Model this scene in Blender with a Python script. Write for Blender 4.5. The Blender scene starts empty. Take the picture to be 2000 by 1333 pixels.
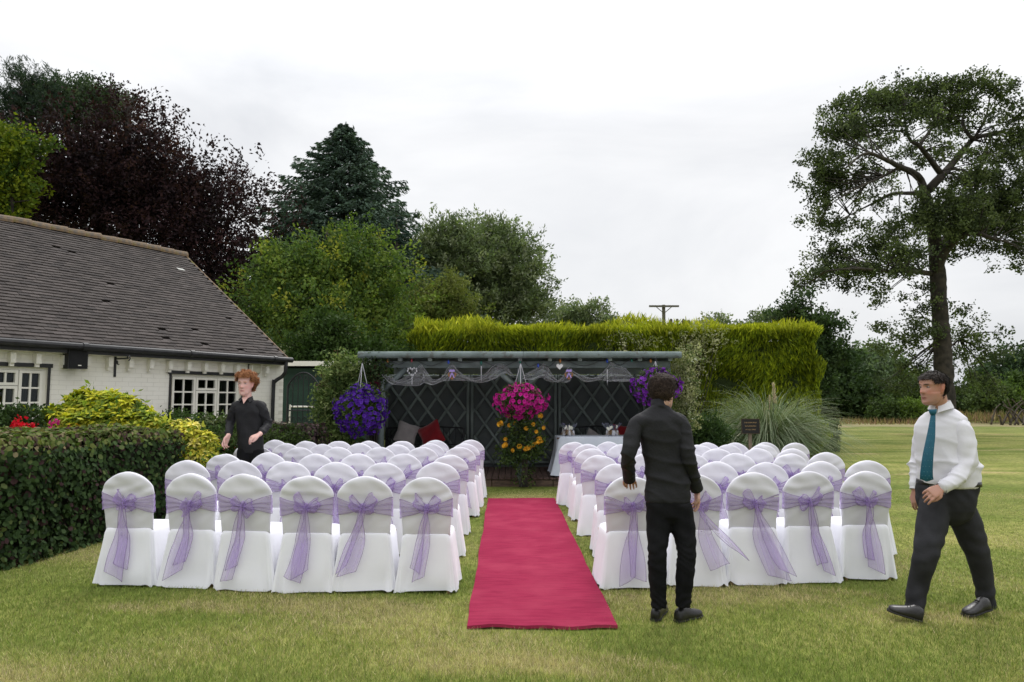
import bpy, math, random
import numpy as np
from mathutils import Vector, Matrix, Euler

scene = bpy.context.scene
# ---------------------------------------------------------------- camera
F_PX = 1400.0; W0, H0 = 2000.0, 1333.0
CAM_H = 1.54
PITCH = math.atan((785 - H0/2) / F_PX)
cam_d = bpy.data.cameras.new('camera'); cam = bpy.data.objects.new('camera', cam_d)
scene.collection.objects.link(cam)
cam_d.sensor_width = 36; cam_d.lens = F_PX / W0 * 36
cam_d.clip_start = 0.1; cam_d.clip_end = 2000
cam.location = (0, 0, CAM_H); cam.rotation_euler = (math.pi/2 + PITCH, 0, 0)
cam_d.dof.use_dof = True; cam_d.dof.focus_distance = 6.6; cam_d.dof.aperture_fstop = 6.3
scene.camera = cam
# ---------------------------------------------------------------- world: overcast sky
SUN_EL, SUN_AZ = math.radians(52), math.radians(20)     # high, ahead of the camera a little to the right
world = bpy.data.worlds.new('World'); scene.world = world; world.use_nodes = True
wn = world.node_tree; wn.nodes.clear()
def N(t, ty, **kw):
    n = t.nodes.new(ty)
    for k, v in kw.items(): setattr(n, k, v)
    return n
out = N(wn, 'ShaderNodeOutputWorld'); bg = N(wn, 'ShaderNodeBackground'); bg.inputs[1].default_value = 0.1
sky = N(wn, 'ShaderNodeTexSky', sky_type='NISHITA', sun_disc=False)
sky.sun_elevation = SUN_EL; sky.sun_rotation = SUN_AZ; sky.dust_density = 4
tc = N(wn, 'ShaderNodeTexCoord'); mp = N(wn, 'ShaderNodeMapping'); mp.inputs['Scale'].default_value = (1, 1, 2.6)
nz = N(wn, 'ShaderNodeTexNoise'); nz.inputs['Scale'].default_value = 1.9; nz.inputs['Detail'].default_value = 7
nz.inputs['Roughness'].default_value = .52; nz.inputs['Distortion'].default_value = .5
cr = N(wn, 'ShaderNodeValToRGB')
cr.color_ramp.elements[0].position = .33; cr.color_ramp.elements[0].color = (.80, .815, .84, 1)
cr.color_ramp.elements[1].position = .60; cr.color_ramp.elements[1].color = (1.04, 1.04, 1.04, 1)
ml = N(wn, 'ShaderNodeMixRGB', blend_type='MULTIPLY'); ml.inputs[0].default_value = 1
ml.inputs[2].default_value = (9.8, 9.85, 9.9, 1)
mx = N(wn, 'ShaderNodeMixRGB'); mx.inputs[0].default_value = .95
L = wn.links.new
L(tc.outputs['Generated'], mp.inputs[0]); L(mp.outputs[0], nz.inputs['Vector']); L(nz.outputs['Fac'], cr.inputs[0])
sx = N(wn, 'ShaderNodeSeparateXYZ'); gr = N(wn, 'ShaderNodeValToRGB'); L0 = wn.links.new     # standard overcast sky: brighter towards the zenith
L0(tc.outputs['Generated'], sx.inputs[0]); L0(sx.outputs['Z'], gr.inputs[0])
gr.color_ramp.elements[0].position = 0; gr.color_ramp.elements[0].color = (.665,.67,.68,1); gr.color_ramp.elements[1].position = 1; gr.color_ramp.elements[1].color = (1.9,1.9,1.91,1)
_e = gr.color_ramp.elements.new(.35); _e.color = (.715,.717,.725,1); _e = gr.color_ramp.elements.new(.6); _e.color = (1.12,1.12,1.13,1)
m0 = N(wn, 'ShaderNodeMixRGB', blend_type='MULTIPLY'); m0.inputs[0].default_value = 1
L0(cr.outputs[0], m0.inputs[1]); L0(gr.outputs[0], m0.inputs[2]); L0(m0.outputs[0], ml.inputs[1]); L(sky.outputs[0], mx.inputs[1]); L(ml.outputs[0], mx.inputs[2])
L(mx.outputs[0], bg.inputs[0]); L(bg.outputs[0], out.inputs[0])
# ---------------------------------------------------------------- the sun behind the cloud
sd = bpy.data.lights.new('sun', 'SUN'); sd.energy = 1.15; sd.angle = math.radians(18); sd.color = (1, .975, .94)
so = bpy.data.objects.new('sun', sd); scene.collection.objects.link(so)
sdir = Vector((math.sin(SUN_AZ)*math.cos(SUN_EL), math.cos(SUN_AZ)*math.cos(SUN_EL), math.sin(SUN_EL)))
so.rotation_euler = sdir.to_track_quat('Z', 'Y').to_euler()
scene.view_settings.view_transform = 'Standard'; scene.view_settings.look = 'None'
scene.view_settings.exposure = 0.44; scene.view_settings.gamma = 1
scene.view_settings.use_curve_mapping = False

# ================================================================ helpers
rnd = random.Random(7); R = np.random.RandomState(11)
col = scene.collection
CP, SP = math.cos(PITCH), math.sin(PITCH)
def ray(px, py):
    a = (px - W0/2)/F_PX; b = (H0/2 - py)/F_PX
    return np.array([a, CP - b*SP, SP + b*CP])
def P(px, py, Y):
    r = ray(px, py); return Vector(r * (Y / r[1])) + Vector((0, 0, CAM_H))
def G(px, py, z=0.0):
    r = ray(px, py); return Vector(r * ((z - CAM_H)/r[2])) + Vector((0, 0, CAM_H))
def pm(Y): return F_PX / Y           # pixels per metre, about

def tag(o, label=None, cat=None, group=None, kind=None):
    if label: o['label'] = label
    if cat: o['category'] = cat
    if group: o['group'] = group
    if kind: o['kind'] = kind
    return o
def empty(name, loc=(0,0,0), label=None, cat=None, group=None, rz=0):
    o = bpy.data.objects.new(name, None); col.objects.link(o); o.location = loc; o.rotation_euler = (0,0,rz)
    o.empty_display_size = .2
    return tag(o, label, cat, group)
def link(name, me, parent=None, loc=None):
    o = bpy.data.objects.new(name, me); col.objects.link(o)
    if parent: o.parent = parent
    if loc is not None: o.location = loc
    return o
def mesh_np(name, V, Fs, mats, tint=None, smooth=False, mi=None):
    """V (n,3); Fs list of (m,k) int arrays; tint (n,3)"""
    me = bpy.data.meshes.new(name)
    V = np.asarray(V, dtype=np.float32)
    if isinstance(Fs, np.ndarray): Fs = [Fs]
    Fs = [np.asarray(f) for f in Fs if len(f)]
    loops = np.concatenate([f.ravel() for f in Fs]).astype(np.int32)
    tot = np.concatenate([np.full(len(f), f.shape[1]) for f in Fs]).astype(np.int32)
    st = np.concatenate([[0], np.cumsum(tot)[:-1]]).astype(np.int32)
    me.vertices.add(len(V)); me.vertices.foreach_set('co', V.ravel())
    me.loops.add(len(loops)); me.loops.foreach_set('vertex_index', loops)
    me.polygons.add(len(tot)); me.polygons.foreach_set('loop_start', st)
    if not isinstance(mats, (list, tuple)): mats = [mats]
    for m in mats: me.materials.append(m)
    if mi is not None: me.polygons.foreach_set('material_index', np.asarray(mi, dtype=np.int32))
    me.update(calc_edges=True)
    me.polygons.foreach_set('use_smooth', np.full(len(tot), bool(smooth)))
    if tint is not None:
        a = me.color_attributes.new('tint', 'FLOAT_COLOR', 'POINT')
        t = np.ones((len(V), 4), dtype=np.float32); t[:, :3] = tint
        a.data.foreach_set('color', t.ravel())
    return me
class MB:
    """collects simple shapes into one mesh"""
    def __init__(s): s.V = []; s.F = {}; s.n = 0; s.order = []
    def add(s, V, F, m=0):
        V = np.asarray(V, float); s.V.append(V)
        for f in (F if isinstance(F, list) else [F]):
            f = np.asarray(f) + s.n; s.order.append((f, m))
        s.n += len(V); return s
    def box(s, c, d, rot=None, m=0):
        h = np.array(d)/2.0
        v = np.array([[x,y,z] for x in (-1,1) for y in (-1,1) for z in (-1,1)])*h
        if rot is not None: v = v @ np.array(rot).T
        v = v + np.array(c)
        return s.add(v, np.array([[0,1,3,2],[4,6,7,5],[0,4,5,1],[2,3,7,6],[0,2,6,4],[1,5,7,3]]), m)
    def tube(s, pts, rad, k=8, m=0, cap=True, round_=False, flat=None):
        V, F = tube_np(pts, rad, k, cap, round_, flat); return s.add(V, F, m)
    def grid(s, X, m=0):                      # X (a,b,3)
        a, b = X.shape[:2]; i = np.arange(a*b).reshape(a, b)
        f = np.stack([i[:-1,:-1], i[:-1,1:], i[1:,1:], i[1:,:-1]], -1).reshape(-1, 4)
        return s.add(X.reshape(-1,3), f, m)
    def mesh(s, name, mats, smooth=False, tint=None):
        mi = np.concatenate([np.full(len(f), m) for f, m in s.order])
        return mesh_np(name, np.concatenate(s.V), [f for f, m in s.order], mats, tint, smooth, mi)
    def obj(s, name, mats, parent=None, smooth=False, loc=None):
        return link(name, s.mesh(name, mats, smooth), parent, loc)
def frames(pts):
    p = np.asarray(pts, float); n = len(p)
    T = np.gradient(p, axis=0); T /= np.linalg.norm(T, axis=1, keepdims=True)+1e-9
    A = np.zeros_like(p); B = np.zeros_like(p)
    ref = np.array([0,0,1.0]) if abs(T[0][2]) < .9 else np.array([0,1.0,0])
    a = np.cross(ref, T[0]); a /= np.linalg.norm(a)
    for i in range(n):
        a = a - T[i]*a.dot(T[i]); a /= np.linalg.norm(a)+1e-9
        A[i] = a; B[i] = np.cross(T[i], a)
    return T, A, B
def tube_np(pts, rad, k=8, cap=True, round_=False, flat=None):
    p = np.asarray([tuple(q) for q in pts], float); r = np.broadcast_to(np.asarray(rad, float), (len(p),)).copy()
    if round_:
        t0 = p[0]-p[1]; t0 /= np.linalg.norm(t0); t1 = p[-1]-p[-2]; t1 /= np.linalg.norm(t1)
        pre = [(p[0]+t0*r[0]*s, r[0]*c) for s, c in ((.95,.3),(.75,.66),(.4,.9))]
        post = [(p[-1]+t1*r[-1]*s, r[-1]*c) for s, c in ((.4,.9),(.75,.66),(.95,.3))]
        p = np.array([q for q,_ in pre]+list(p)+[q for q,_ in post]); r = np.array([q for _,q in pre]+list(r)+[q for _,q in post])
    T, A, B = frames(p)
    th = np.arange(k)/k*2*np.pi
    fx, fy = (1,1) if flat is None else flat
    V = p[:,None]+ (A[:,None]*np.cos(th)[None,:,None]*fx + B[:,None]*np.sin(th)[None,:,None]*fy)*r[:,None,None]
    n = len(p); i = np.arange(n*k).reshape(n, k); j = np.roll(i, -1, 1)
    F = np.stack([i[:-1], j[:-1], j[1:], i[1:]], -1).reshape(-1, 4)
    V = V.reshape(-1, 3); Fl = [F]
    if cap: Fl += [np.array([list(range(k))[::-1]]), np.array([list(range((n-1)*k, n*k))])]
    return V, Fl
def smoothline(pts, n=24):
    p = np.asarray([tuple(q) for q in pts], float)
    if len(p) < 3: 
        t = np.linspace(0,1,n)[:,None]; return p[0]*(1-t)+p[-1]*t
    q = np.vstack([2*p[0]-p[1], p, 2*p[-1]-p[-2]]); o = []
    seg = len(p)-1
    for u in np.linspace(0, seg, n):
        i = min(int(u), seg-1); t = u-i; a,b,c,d = q[i],q[i+1],q[i+2],q[i+3]
        o.append(.5*((2*b)+(-a+c)*t+(2*a-5*b+4*c-d)*t*t+(-a+3*b-3*c+d)*t**3))
    return np.array(o)
def interp_r(r, n): return np.interp(np.linspace(0,1,n), np.linspace(0,1,len(r)), r)
def loft(rings):                              # rings list of (k,3)
    X = np.array(rings); n, k = X.shape[:2]; i = np.arange(n*k).reshape(n,k); j = np.roll(i,-1,1)
    F = np.stack([i[:-1], j[:-1], j[1:], i[1:]], -1).reshape(-1,4)
    return X.reshape(-1,3), [F, np.array([list(range(k))[::-1]]), np.array([list(range((n-1)*k,n*k))])]
def copy_tree(o, parent=None):
    c = o.copy(); col.objects.link(c); c.parent = parent
    for ch in [x for x in kids.get(o.name, [])]:
        k = copy_tree(ch, c); kids.setdefault(c.name, []).append(k)
    return c
kids = {}
# ---------------------------------------------------------------- materials
def mat(name, c, rough=.75, c2=None, scale=6, bump=0, bscale=50, spec=.3, metal=0, detail=4, sheen=0, wave=None, mapscale=None, c3=None, s3=1.0, p3=(.6,.72)):
    m = bpy.data.materials.new(name); m.use_nodes = True; t = m.node_tree; b = t.nodes['Principled BSDF']
    b.inputs['Base Color'].default_value = (*c, 1); b.inputs['Roughness'].default_value = rough
    b.inputs['Specular IOR Level'].default_value = spec; b.inputs['Metallic'].default_value = metal
    if sheen: b.inputs['Sheen Weight'].default_value = sheen
    tcn = N(t, 'ShaderNodeTexCoord'); src = tcn.outputs['Object']
    if mapscale:
        mpn = N(t, 'ShaderNodeMapping'); mpn.inputs['Scale'].default_value = mapscale; t.links.new(src, mpn.inputs[0]); src = mpn.outputs[0]
    if c2:
        n = N(t, 'ShaderNodeTexNoise'); n.inputs['Scale'].default_value = scale; n.inputs['Detail'].default_value = detail
        t.links.new(src, n.inputs['Vector'])
        r = N(t, 'ShaderNodeValToRGB'); r.color_ramp.elements[0].position = .35; r.color_ramp.elements[1].position = .65
        r.color_ramp.elements[0].color = (*c,1); r.color_ramp.elements[1].color = (*c2,1)
        t.links.new(n.outputs['Fac'], r.inputs[0]); o = r.outputs[0]
        if c3:
            n3 = N(t, 'ShaderNodeTexNoise'); n3.inputs['Scale'].default_value = s3; n3.inputs['Detail'].default_value = 6
            t.links.new(tcn.outputs['Object'], n3.inputs['Vector'])
            r3 = N(t, 'ShaderNodeValToRGB'); r3.color_ramp.elements[0].position = p3[0]; r3.color_ramp.elements[1].position = p3[1]
            t.links.new(n3.outputs['Fac'], r3.inputs[0])
            mm = N(t, 'ShaderNodeMixRGB'); mm.inputs[2].default_value = (*c3,1)
            t.links.new(r3.outputs[0], mm.inputs[0]); t.links.new(o, mm.inputs[1]); o = mm.outputs[0]
        t.links.new(o, b.inputs['Base Color'])
    if bump:
        n = N(t, 'ShaderNodeTexNoise'); n.inputs['Scale'].default_value = bscale; n.inputs['Detail'].default_value = 5
        t.links.new(src, n.inputs['Vector'])
        bp = N(t, 'ShaderNodeBump'); bp.inputs['Strength'].default_value = bump; bp.inputs['Distance'].default_value = .01
        t.links.new(n.outputs['Fac'], bp.inputs['Height']); t.links.new(bp.outputs[0], b.inputs['Normal'])
    return m
def leafmat(name, trans=.3, rough=.55, spec=.25, tcol=(1.0,1.15,.5)):
    m = bpy.data.materials.new(name); m.use_nodes = True; t = m.node_tree; b = t.nodes['Principled BSDF']
    b.inputs['Roughness'].default_value = rough; b.inputs['Specular IOR Level'].default_value = spec
    a = N(t, 'ShaderNodeAttribute', attribute_name='tint'); t.links.new(a.outputs['Color'], b.inputs['Base Color'])
    if trans:
        tr = N(t, 'ShaderNodeBsdfTranslucent'); mu = N(t, 'ShaderNodeMixRGB', blend_type='MULTIPLY'); mu.inputs[0].default_value = 1
        mu.inputs[2].default_value = (*tcol, 1)
        t.links.new(a.outputs['Color'], mu.inputs[1]); t.links.new(mu.outputs[0], tr.inputs[0])
        ms = N(t, 'ShaderNodeMixShader'); ms.inputs[0].default_value = trans
        t.links.new(b.outputs[0], ms.inputs[1]); t.links.new(tr.outputs[0], ms.inputs[2])
        t.links.new(ms.outputs[0], t.nodes['Material Output'].inputs[0])
    return m
M = {}
M['leaf'] = leafmat('leaf', .3, .7, .12); M['leaf_matte'] = leafmat('leaf_matte', .12, .8, .12)
M['petal'] = leafmat('petal', .25, .7, .2, (1.1,.9,1.1)); M['grass'] = leafmat('grass_blade', .25, .6, .2)
M['bark'] = mat('bark', (.055,.045,.035), .9, (.02,.018,.014), 4, .8, 20)
M['bark_pale'] = mat('bark_pale', (.12,.10,.08), .9, (.05,.045,.035), 5, .8, 20)

# ---------------------------------------------------------------- foliage
def unit(v): return v/(np.linalg.norm(v, axis=-1, keepdims=True)+1e-9)
def leaf_cloud(C, Ld, size, aspect=.5, jit=.35, pal=None, tintc=None, nrm=None, fold=0.0, rs=R, hexa=False):
    """one rhombic leaf per centre C with long axis Ld; returns V,F,tint"""
    n = len(C)
    Ld = unit(np.asarray(Ld, float)); 
    q = rs.normal(size=(n,3)) if nrm is None else nrm + rs.normal(size=(n,3))*.45
    W = unit(np.cross(Ld, q))
    s = size*(1+rs.uniform(-jit, jit, n))[:,None]
    h = s*aspect
    a = C - Ld*s*.5; c = C + Ld*s*.5; m = C - Ld*s*.08
    b = m + W*h*.5; d = m - W*h*.5
    if fold: 
        up = np.cross(W, Ld)*h*fold; b = b+up; d = d+up
    if hexa:
        b2 = m + W*h*.42 + Ld*s*.33 ; d2 = m - W*h*.42 + Ld*s*.33; b1 = m + W*h*.5 - Ld*s*.12; d1 = m - W*h*.5 - Ld*s*.12; mid = m - np.cross(W, Ld)*h*.10
        return np.stack([a,b1,b2,c,d2,d1], 1).reshape(-1,3), np.arange(6*n).reshape(n,6), np.repeat(tintc, 6, axis=0)
    V = np.stack([a,b,c,d], 1).reshape(-1,3)
    F = np.arange(4*n).reshape(n,4)
    T = np.repeat(tintc, 4, axis=0)
    return V, F, T
def pal_pick(n, pal, w=None, jit=.22, rs=R):
    pal = np.array(pal); i = rs.choice(len(pal), n, p=w); c = pal[i]
    return c*(1+rs.uniform(-jit, jit, (n,1)))
def in_ellipsoids(n, ells, shell=.55, rs=R):
    """points in a union of ellipsoids (cx,cy,cz,rx,ry,rz), biased to the outer shell; returns points and outward dirs"""
    E = np.array(ells, float); vol = (E[:,3]*E[:,5])**1.0*np.maximum(E[:,4],.3)**.5; i = rs.choice(len(E), n, p=vol/vol.sum())
    d = unit(rs.normal(size=(n,3))); r = (1-shell*rs.uniform(0,1,n)**1.6)
    return E[i,:3]+d*r[:,None]*E[i,3:], unit(d/E[i,3:])
def sprays(centres, outd, per, length, radius, size, aspect, pal, up=.25, w=None, tintjit=.25, along=.6, droop=0, rs=R):
    n = len(centres)
    D = unit(outd + rs.normal(size=(n,3))*.45 + np.array([0,0,up]))
    t = rs.uniform(0,1,(n,per,1)); off = rs.normal(size=(n,per,3))*radius*(1-.55*t)
    C = centres[:,None]+D[:,None]*t*length+off; C[...,2] -= droop*length*t[...,0]**2
    base = pal_pick(n, pal, w, tintjit, rs)
    T = base[:,None]*(1+rs.uniform(-.18,.18,(n,per,1)))
    Ld = D[:,None]*along+rs.normal(size=(n,per,3))*.6; Ld[...,2] -= droop*t[...,0]
    return leaf_cloud(C.reshape(-1,3), Ld.reshape(-1,3), size, aspect, tintc=T.reshape(-1,3), rs=rs), D
def crown_obj(name, chunks, parent, material='leaf', core=None):
    V=[];F=[];T=[];n=0
    for v,f,t in chunks:
        V.append(v);F.append(f+n);T.append(t);n+=len(v)
    me = mesh_np(name, np.concatenate(V), F, M[material], np.concatenate(T)*1.16)
    return link(name, me, parent)
def tree(name, label, cat, base, limbs, ells, ncl, per, spray=(.8,.22), leaf=(.14,.6), pal=None, w=None, group=None,
         twigs=120, shell=.55, up=.25, droop=0, bark='bark', material='leaf', trunk_k=10, extra=None, along=.6, clump=6, jz=.38):
    """limbs: list of (pts, radii) in world space; first is the trunk.  ells in world space."""
    root = empty(name, base, label, cat, group); B = np.array(base, float)
    off = -B
    mb = MB(); pts_all = []
    for pts, rad in limbs:
        n = max(6, len(pts)*5); p = smoothline(pts, n)+off; p[1:-1] += R.normal(size=(n-2,3))*np.mean(rad)*.045
        r = interp_r(rad, n); mb.tube(p, r, trunk_k if rad[0] > .1 else 5); pts_all.append(p)
    E0 = list(ells)
    for e in ells:
        for _ in range(4):
            d = unit(R.normal(size=3)+np.array([0,0,.4])); sc = R.uniform(.18,.34); E0.append((e[0]+d[0]*e[3]*.86, e[1]+d[1]*e[4]*.86, e[2]+d[2]*e[5]*.86, e[3]*sc*1.2, e[4]*sc*1.2, e[5]*sc*1.1))
    na = max(8, ncl//clump); A0, D0 = in_ellipsoids(na, E0, shell); C = np.repeat(A0, clump, 0)+R.normal(size=(na*clump,3))*spray[0]*np.array([.75,.75,jz]); D = np.repeat(D0, clump, 0); C += off
    if len(pts_all):
        A = np.concatenate(pts_all)
        hi = A[A[:,2] > .25*A[:,2].max()]
        idx = R.choice(len(C), min(twigs, len(C)), replace=False)
        for i in idx:
            a = hi[np.argmin(((hi-C[i])**2).sum(1)+ .6*np.maximum(0, hi[:,2]-C[i][2])**2)]; mid = (a+C[i])/2+R.normal(size=3)*.12; mid[2] += .1
            mb.tube(smoothline([a, mid, C[i]], 6), np.linspace(.028,.008,6)*(1+max(limbs[0][1])*.8), 3, cap=False)
    mb.obj('trunk', M[bark], root, smooth=True)
    (v,f,t), Dd = sprays(C, D, per, spray[0], spray[1], leaf[0], leaf[1], pal, up, w, droop=droop, along=along)
    ch = [(v,f,t)]
    if extra: ch += extra(off)
    crown_obj('crown', ch, root, material)
    return root
def EL(px, py, rx, ry, Y, dep=None, dy=0):
    """crown lobe measured on the photograph and set at distance Y"""
    c = P(px, py, Y+dy); k = Y/F_PX
    return (c.x, c.y, c.z, rx*k, (dep if dep else .8*min(rx,ry)*k), ry*k)
# ================================================================ ground
def ground_mat():
    m = bpy.data.materials.new('lawn'); m.use_nodes = True; t = m.node_tree; b = t.nodes['Principled BSDF']; b.inputs['Roughness'].default_value = .9
    b.inputs['Specular IOR Level'].default_value = .1
    g = N(t, 'ShaderNodeNewGeometry')
    def noise(sc, det, lo, hi, c0, c1, stretch=(1,1,1)):
        mpn = N(t, 'ShaderNodeMapping'); mpn.inputs['Scale'].default_value = stretch; t.links.new(g.outputs['Position'], mpn.inputs[0])
        n = N(t, 'ShaderNodeTexNoise'); n.inputs['Scale'].default_value = sc; n.inputs['Detail'].default_value = det; t.links.new(mpn.outputs[0], n.inputs['Vector'])
        r = N(t, 'ShaderNodeValToRGB'); r.color_ramp.elements[0].position = lo; r.color_ramp.elements[1].position = hi
        r.color_ramp.elements[0].color = (*c0,1); r.color_ramp.elements[1].color = (*c1,1); t.links.new(n.outputs['Fac'], r.inputs[0]); return r.outputs[0], n
    a, _ = noise(.55, 6, .36, .62, (.155,.190,.040), (.275,.275,.090), (1,1.6,1))
    c, _ = noise(14, 8, .3, .75, (.55,.55,.5), (1.25,1.25,1.15), (1,.6,1))
    s, _ = noise(.42, 7, .58, .70, (0,0,0), (1,1,1), (.8,1.9,1))
    m1 = N(t, 'ShaderNodeMixRGB'); t.links.new(s, m1.inputs[0]); t.links.new(a, m1.inputs[1]); m1.inputs[2].default_value = (.40,.32,.17,1)
    st, _ = noise(.22, 2, .45, .55, (.80,.88,.78), (1.14,1.12,1.12), (.25,1.5,1))
    m2 = N(t, 'ShaderNodeMixRGB', blend_type='MULTIPLY'); m2.inputs[0].default_value = 1; t.links.new(m1.outputs[0], m2.inputs[1]); t.links.new(c, m2.inputs[2])
    m3 = N(t, 'ShaderNodeMixRGB', blend_type='MULTIPLY'); m3.inputs[0].default_value = 1; t.links.new(m2.outputs[0], m3.inputs[1]); t.links.new(st, m3.inputs[2])
    t.links.new(m3.outputs[0], b.inputs['Base Color'])
    _, n = noise(60, 6, 0, 1, (0,0,0), (1,1,1))
    bp = N(t, 'ShaderNodeBump'); bp.inputs['Strength'].default_value = .9; bp.inputs['Distance'].default_value = .03
    t.links.new(n.outputs['Fac'], bp.inputs['Height']); t.links.new(bp.outputs[0], b.inputs['Normal'])
    return m
M['lawn'] = ground_mat()
gx = np.concatenate([np.linspace(-600,-30,8), np.linspace(-26,26,60), np.linspace(30,600,8)]); gy = np.concatenate([np.linspace(-40,1,4), np.linspace(2,40,70), np.linspace(50,900,12)])
X, Y = np.meshgrid(gx, gy); Z = .012*np.sin(X*.9+1)*np.sin(Y*.7)*(np.abs(X)<20)*(Y<20)-.006
tag(MB().grid(np.stack([X,Y,Z],-1)).obj('lawn', [M['lawn']], smooth=True), kind='structure')
def gz(x, y): return .012*math.sin(x*.9+1)*math.sin(y*.7)-.006
# rough dry strip at the far edge of the mown field
st_ = mat('dry_verge', (.24,.18,.10), .95, (.17,.18,.06), 1.2, 1, 20)
xs = np.linspace(9, 40, 40); e0 = 44+1.2*np.sin(xs*.9); e1 = 53+0*xs
tag(MB().grid(np.stack([np.stack([xs,e0,0*xs+.0],-1), np.stack([xs,e1,0*xs+.03],-1)])).obj('field_verge', [st_]), kind='structure')
# soil bed under hedges and shelter border
soil = mat('soil', (.04,.028,.02), .95, (.07,.05,.03), 8, 1, 40)

def dry(x, y):   # straw-coloured patches of the lawn
    return (np.sin(x*1.3+.6*np.sin(y*1.1))*np.sin(y*2.1+x*.5+.8)+.55*np.sin(x*3.1+1.7)*np.sin(y*4.3+.4))
n = 540000
u = R.uniform(0,1,n); yy = 3.3+ 9.5*u**1.75; xx = R.uniform(-1,1,n)*(yy*.78+.3)
keep = ~((np.abs(xx-.18) < .52) & (yy > 5.0) & (yy < 11.6)); xx, yy = xx[keep], yy[keep]; n = len(xx)
h = R.uniform(.014,.042,n)*(1-.12*np.clip(yy-5,0,5)); ang = R.uniform(0,6.283,n); lean = R.normal(size=(n,2))*.55
wd = R.uniform(.0012,.0026,n)*(1+.12*np.clip(yy-4,0,8))
d = dry(xx, yy)+R.normal(size=n)*.45
for _px,_py,_rx,_ry in ((1520,1110,1.1,.28),(1620,1160,.9,.22),(1880,1200,.8,.25),(1250,1165,.7,.12),(620,1185,1.3,.16),(350,1190,.6,.14),(1100,1300,.9,.18)):
    _g = G(_px,_py); d = d+1.25*np.exp(-((xx-_g.x)/_rx)**2-((yy-_g.y)/_ry)**2)*(1+.5*np.sin(xx*9+yy*13))
cg = np.where((d > .62)[:,None], np.array([.47,.39,.23]), np.where((d > .1)[:,None], np.array([.30,.31,.095]), np.array([.175,.23,.052])))
cg = cg*R.uniform(.5,1.6,(n,1))
zb = .012*np.sin(xx*.9+1)*np.sin(yy*.7)-.012
b0 = np.stack([xx-np.cos(ang)*wd, yy-np.sin(ang)*wd, zb],-1); b1 = np.stack([xx+np.cos(ang)*wd, yy+np.sin(ang)*wd, zb],-1)
tp = np.stack([xx+lean[:,0]*h, yy+lean[:,1]*h, zb+h+.006],-1)
V = np.stack([b0,b1,tp],1).reshape(-1,3)
tag(link('grass', mesh_np('grass', V, np.arange(3*n).reshape(-1,3), M['grass'], np.repeat(cg,3,axis=0))), 'short mown lawn grass with straw coloured dry patches', 'grass', kind='stuff')

# ================================================================ carpet
mc = mat('red_carpet', (.245,.022,.056), .95, (.30,.030,.070), 5, .5, 260, spec=.02, mapscale=(1,5,1), c3=(.34,.045,.086), s3=2.3, p3=(.46,.78))
c0L, c0R = G(912,1228), G(1207,1228); 
xs = np.linspace(0,1,14); ys = np.linspace(0,1,60)
yA, yB = c0L.y, G(1000,977).y; xl0, xr0 = c0L.x, c0R.x; xl1 = G(953,977).x; xr1 = xl1+1.05
top = np.zeros((60,14,3))
for i, v in enumerate(ys):
    for j, u_ in enumerate(xs):
        x = (xl0+(xr0-xl0)*u_)*(1-v)+(xl1+(xr1-xl1)*u_)*v + .006*(math.sin(v*19+3)+.5*math.sin(v*47))*(1 if u_ < .5 else -.6)*abs(u_-.5)*2
        y = yA+(yB-yA)*v+.012*math.sin(u_*7)*(1-v)
        top[i,j] = (x, y, max(gz(x,y),-.01)+.026+.0025*math.sin(v*34+u_*4)*math.sin(u_*5+1)+.003*math.sin(v*90+u_*9)*math.exp(-((v-.25)/.2)**2)+(.01*math.exp(-((v)/.006)**2)*math.sin(u_*9)**2))
bot = top.copy(); bot[...,2] -= .022
mb = MB(); mb.grid(top); mb.grid(bot[:, ::-1])
for a, b in ((top[0],bot[0]),(top[-1][::-1],bot[-1][::-1]),(top[::-1,0],bot[::-1,0]),(top[:,-1],bot[:,-1])):
    mb.grid(np.stack([b,a]) )
tag(mb.obj('carpet', [mc], smooth=False), 'long red aisle carpet laid on the lawn between the two blocks of chairs', 'carpet')

# ================================================================ white painted house
M['whitewash'] = mat('whitewash', (.86,.83,.76), .85, (.81,.78,.70), 2, .08, 70, c3=(.66,.62,.52), s3=1.6, p3=(.60,.85))
M['mortar'] = mat('whitewash_joint', (.78,.75,.67), .95, (.64,.61,.54), 4, .08, 60)
M['frame'] = mat('window_paint', (.82,.79,.71), .5, (.78,.75,.67), 4)
M['glass'] = mat('dark_glass', (.012,.014,.015), .06, spec=.6)
M['black'] = mat('black_paint', (.018,.018,.02), .45, (.03,.03,.032), 8)
M['tile'] = leafmat('roof_tile', 0, .85, .2); M['curtain'] = mat('curtain', (.30,.28,.24), .9, (.16,.15,.12), 14, mapscale=(1,1,.1))
EZ, RZ = 2.42, 4.98                              # eaves and ridge heights
cE = P(563,702,14.9); HA = math.atan2(.502,.865)
u_ = np.array([math.sin(HA), math.cos(HA), 0]); n_ = np.array([-math.cos(HA), math.sin(HA), 0])   # along the wall (away), into the house
EZ = cE.z
HL = 10.5                                        # length kept, towards the camera side
house = empty('house', (cE.x, cE.y, 0), 'low white painted brick house with dark tiled pitched roof, left edge', 'house')
O = np.array([0,0,0.0])
def hp(s, dpt, z): return u_*s + n_*dpt + np.array([0,0,z])      # s<=0 towards camera; house-local
RW = np.stack([u_, n_, np.array([0,0,1.0])], 1)
SET = .22                                        # wall set back behind the eaves
SPAN = 3.55
def s_of(px, dpt=SET):                           # where the photo column meets the wall plane
    r = ray(px, 760); c = np.array([cE.x, cE.y])+n_[:2]*dpt
    A = np.array([[r[0], -u_[0]],[r[1], -u_[1]]]); k = np.linalg.solve(A, c); return k[1]
def z_of(px, py, dpt=SET):
    s = s_of(px, dpt); p = np.array([cE.x, cE.y])+n_[:2]*dpt+u_[:2]*s; return P(px, py, p[1]).z
s_end = s_of(553)
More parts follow.
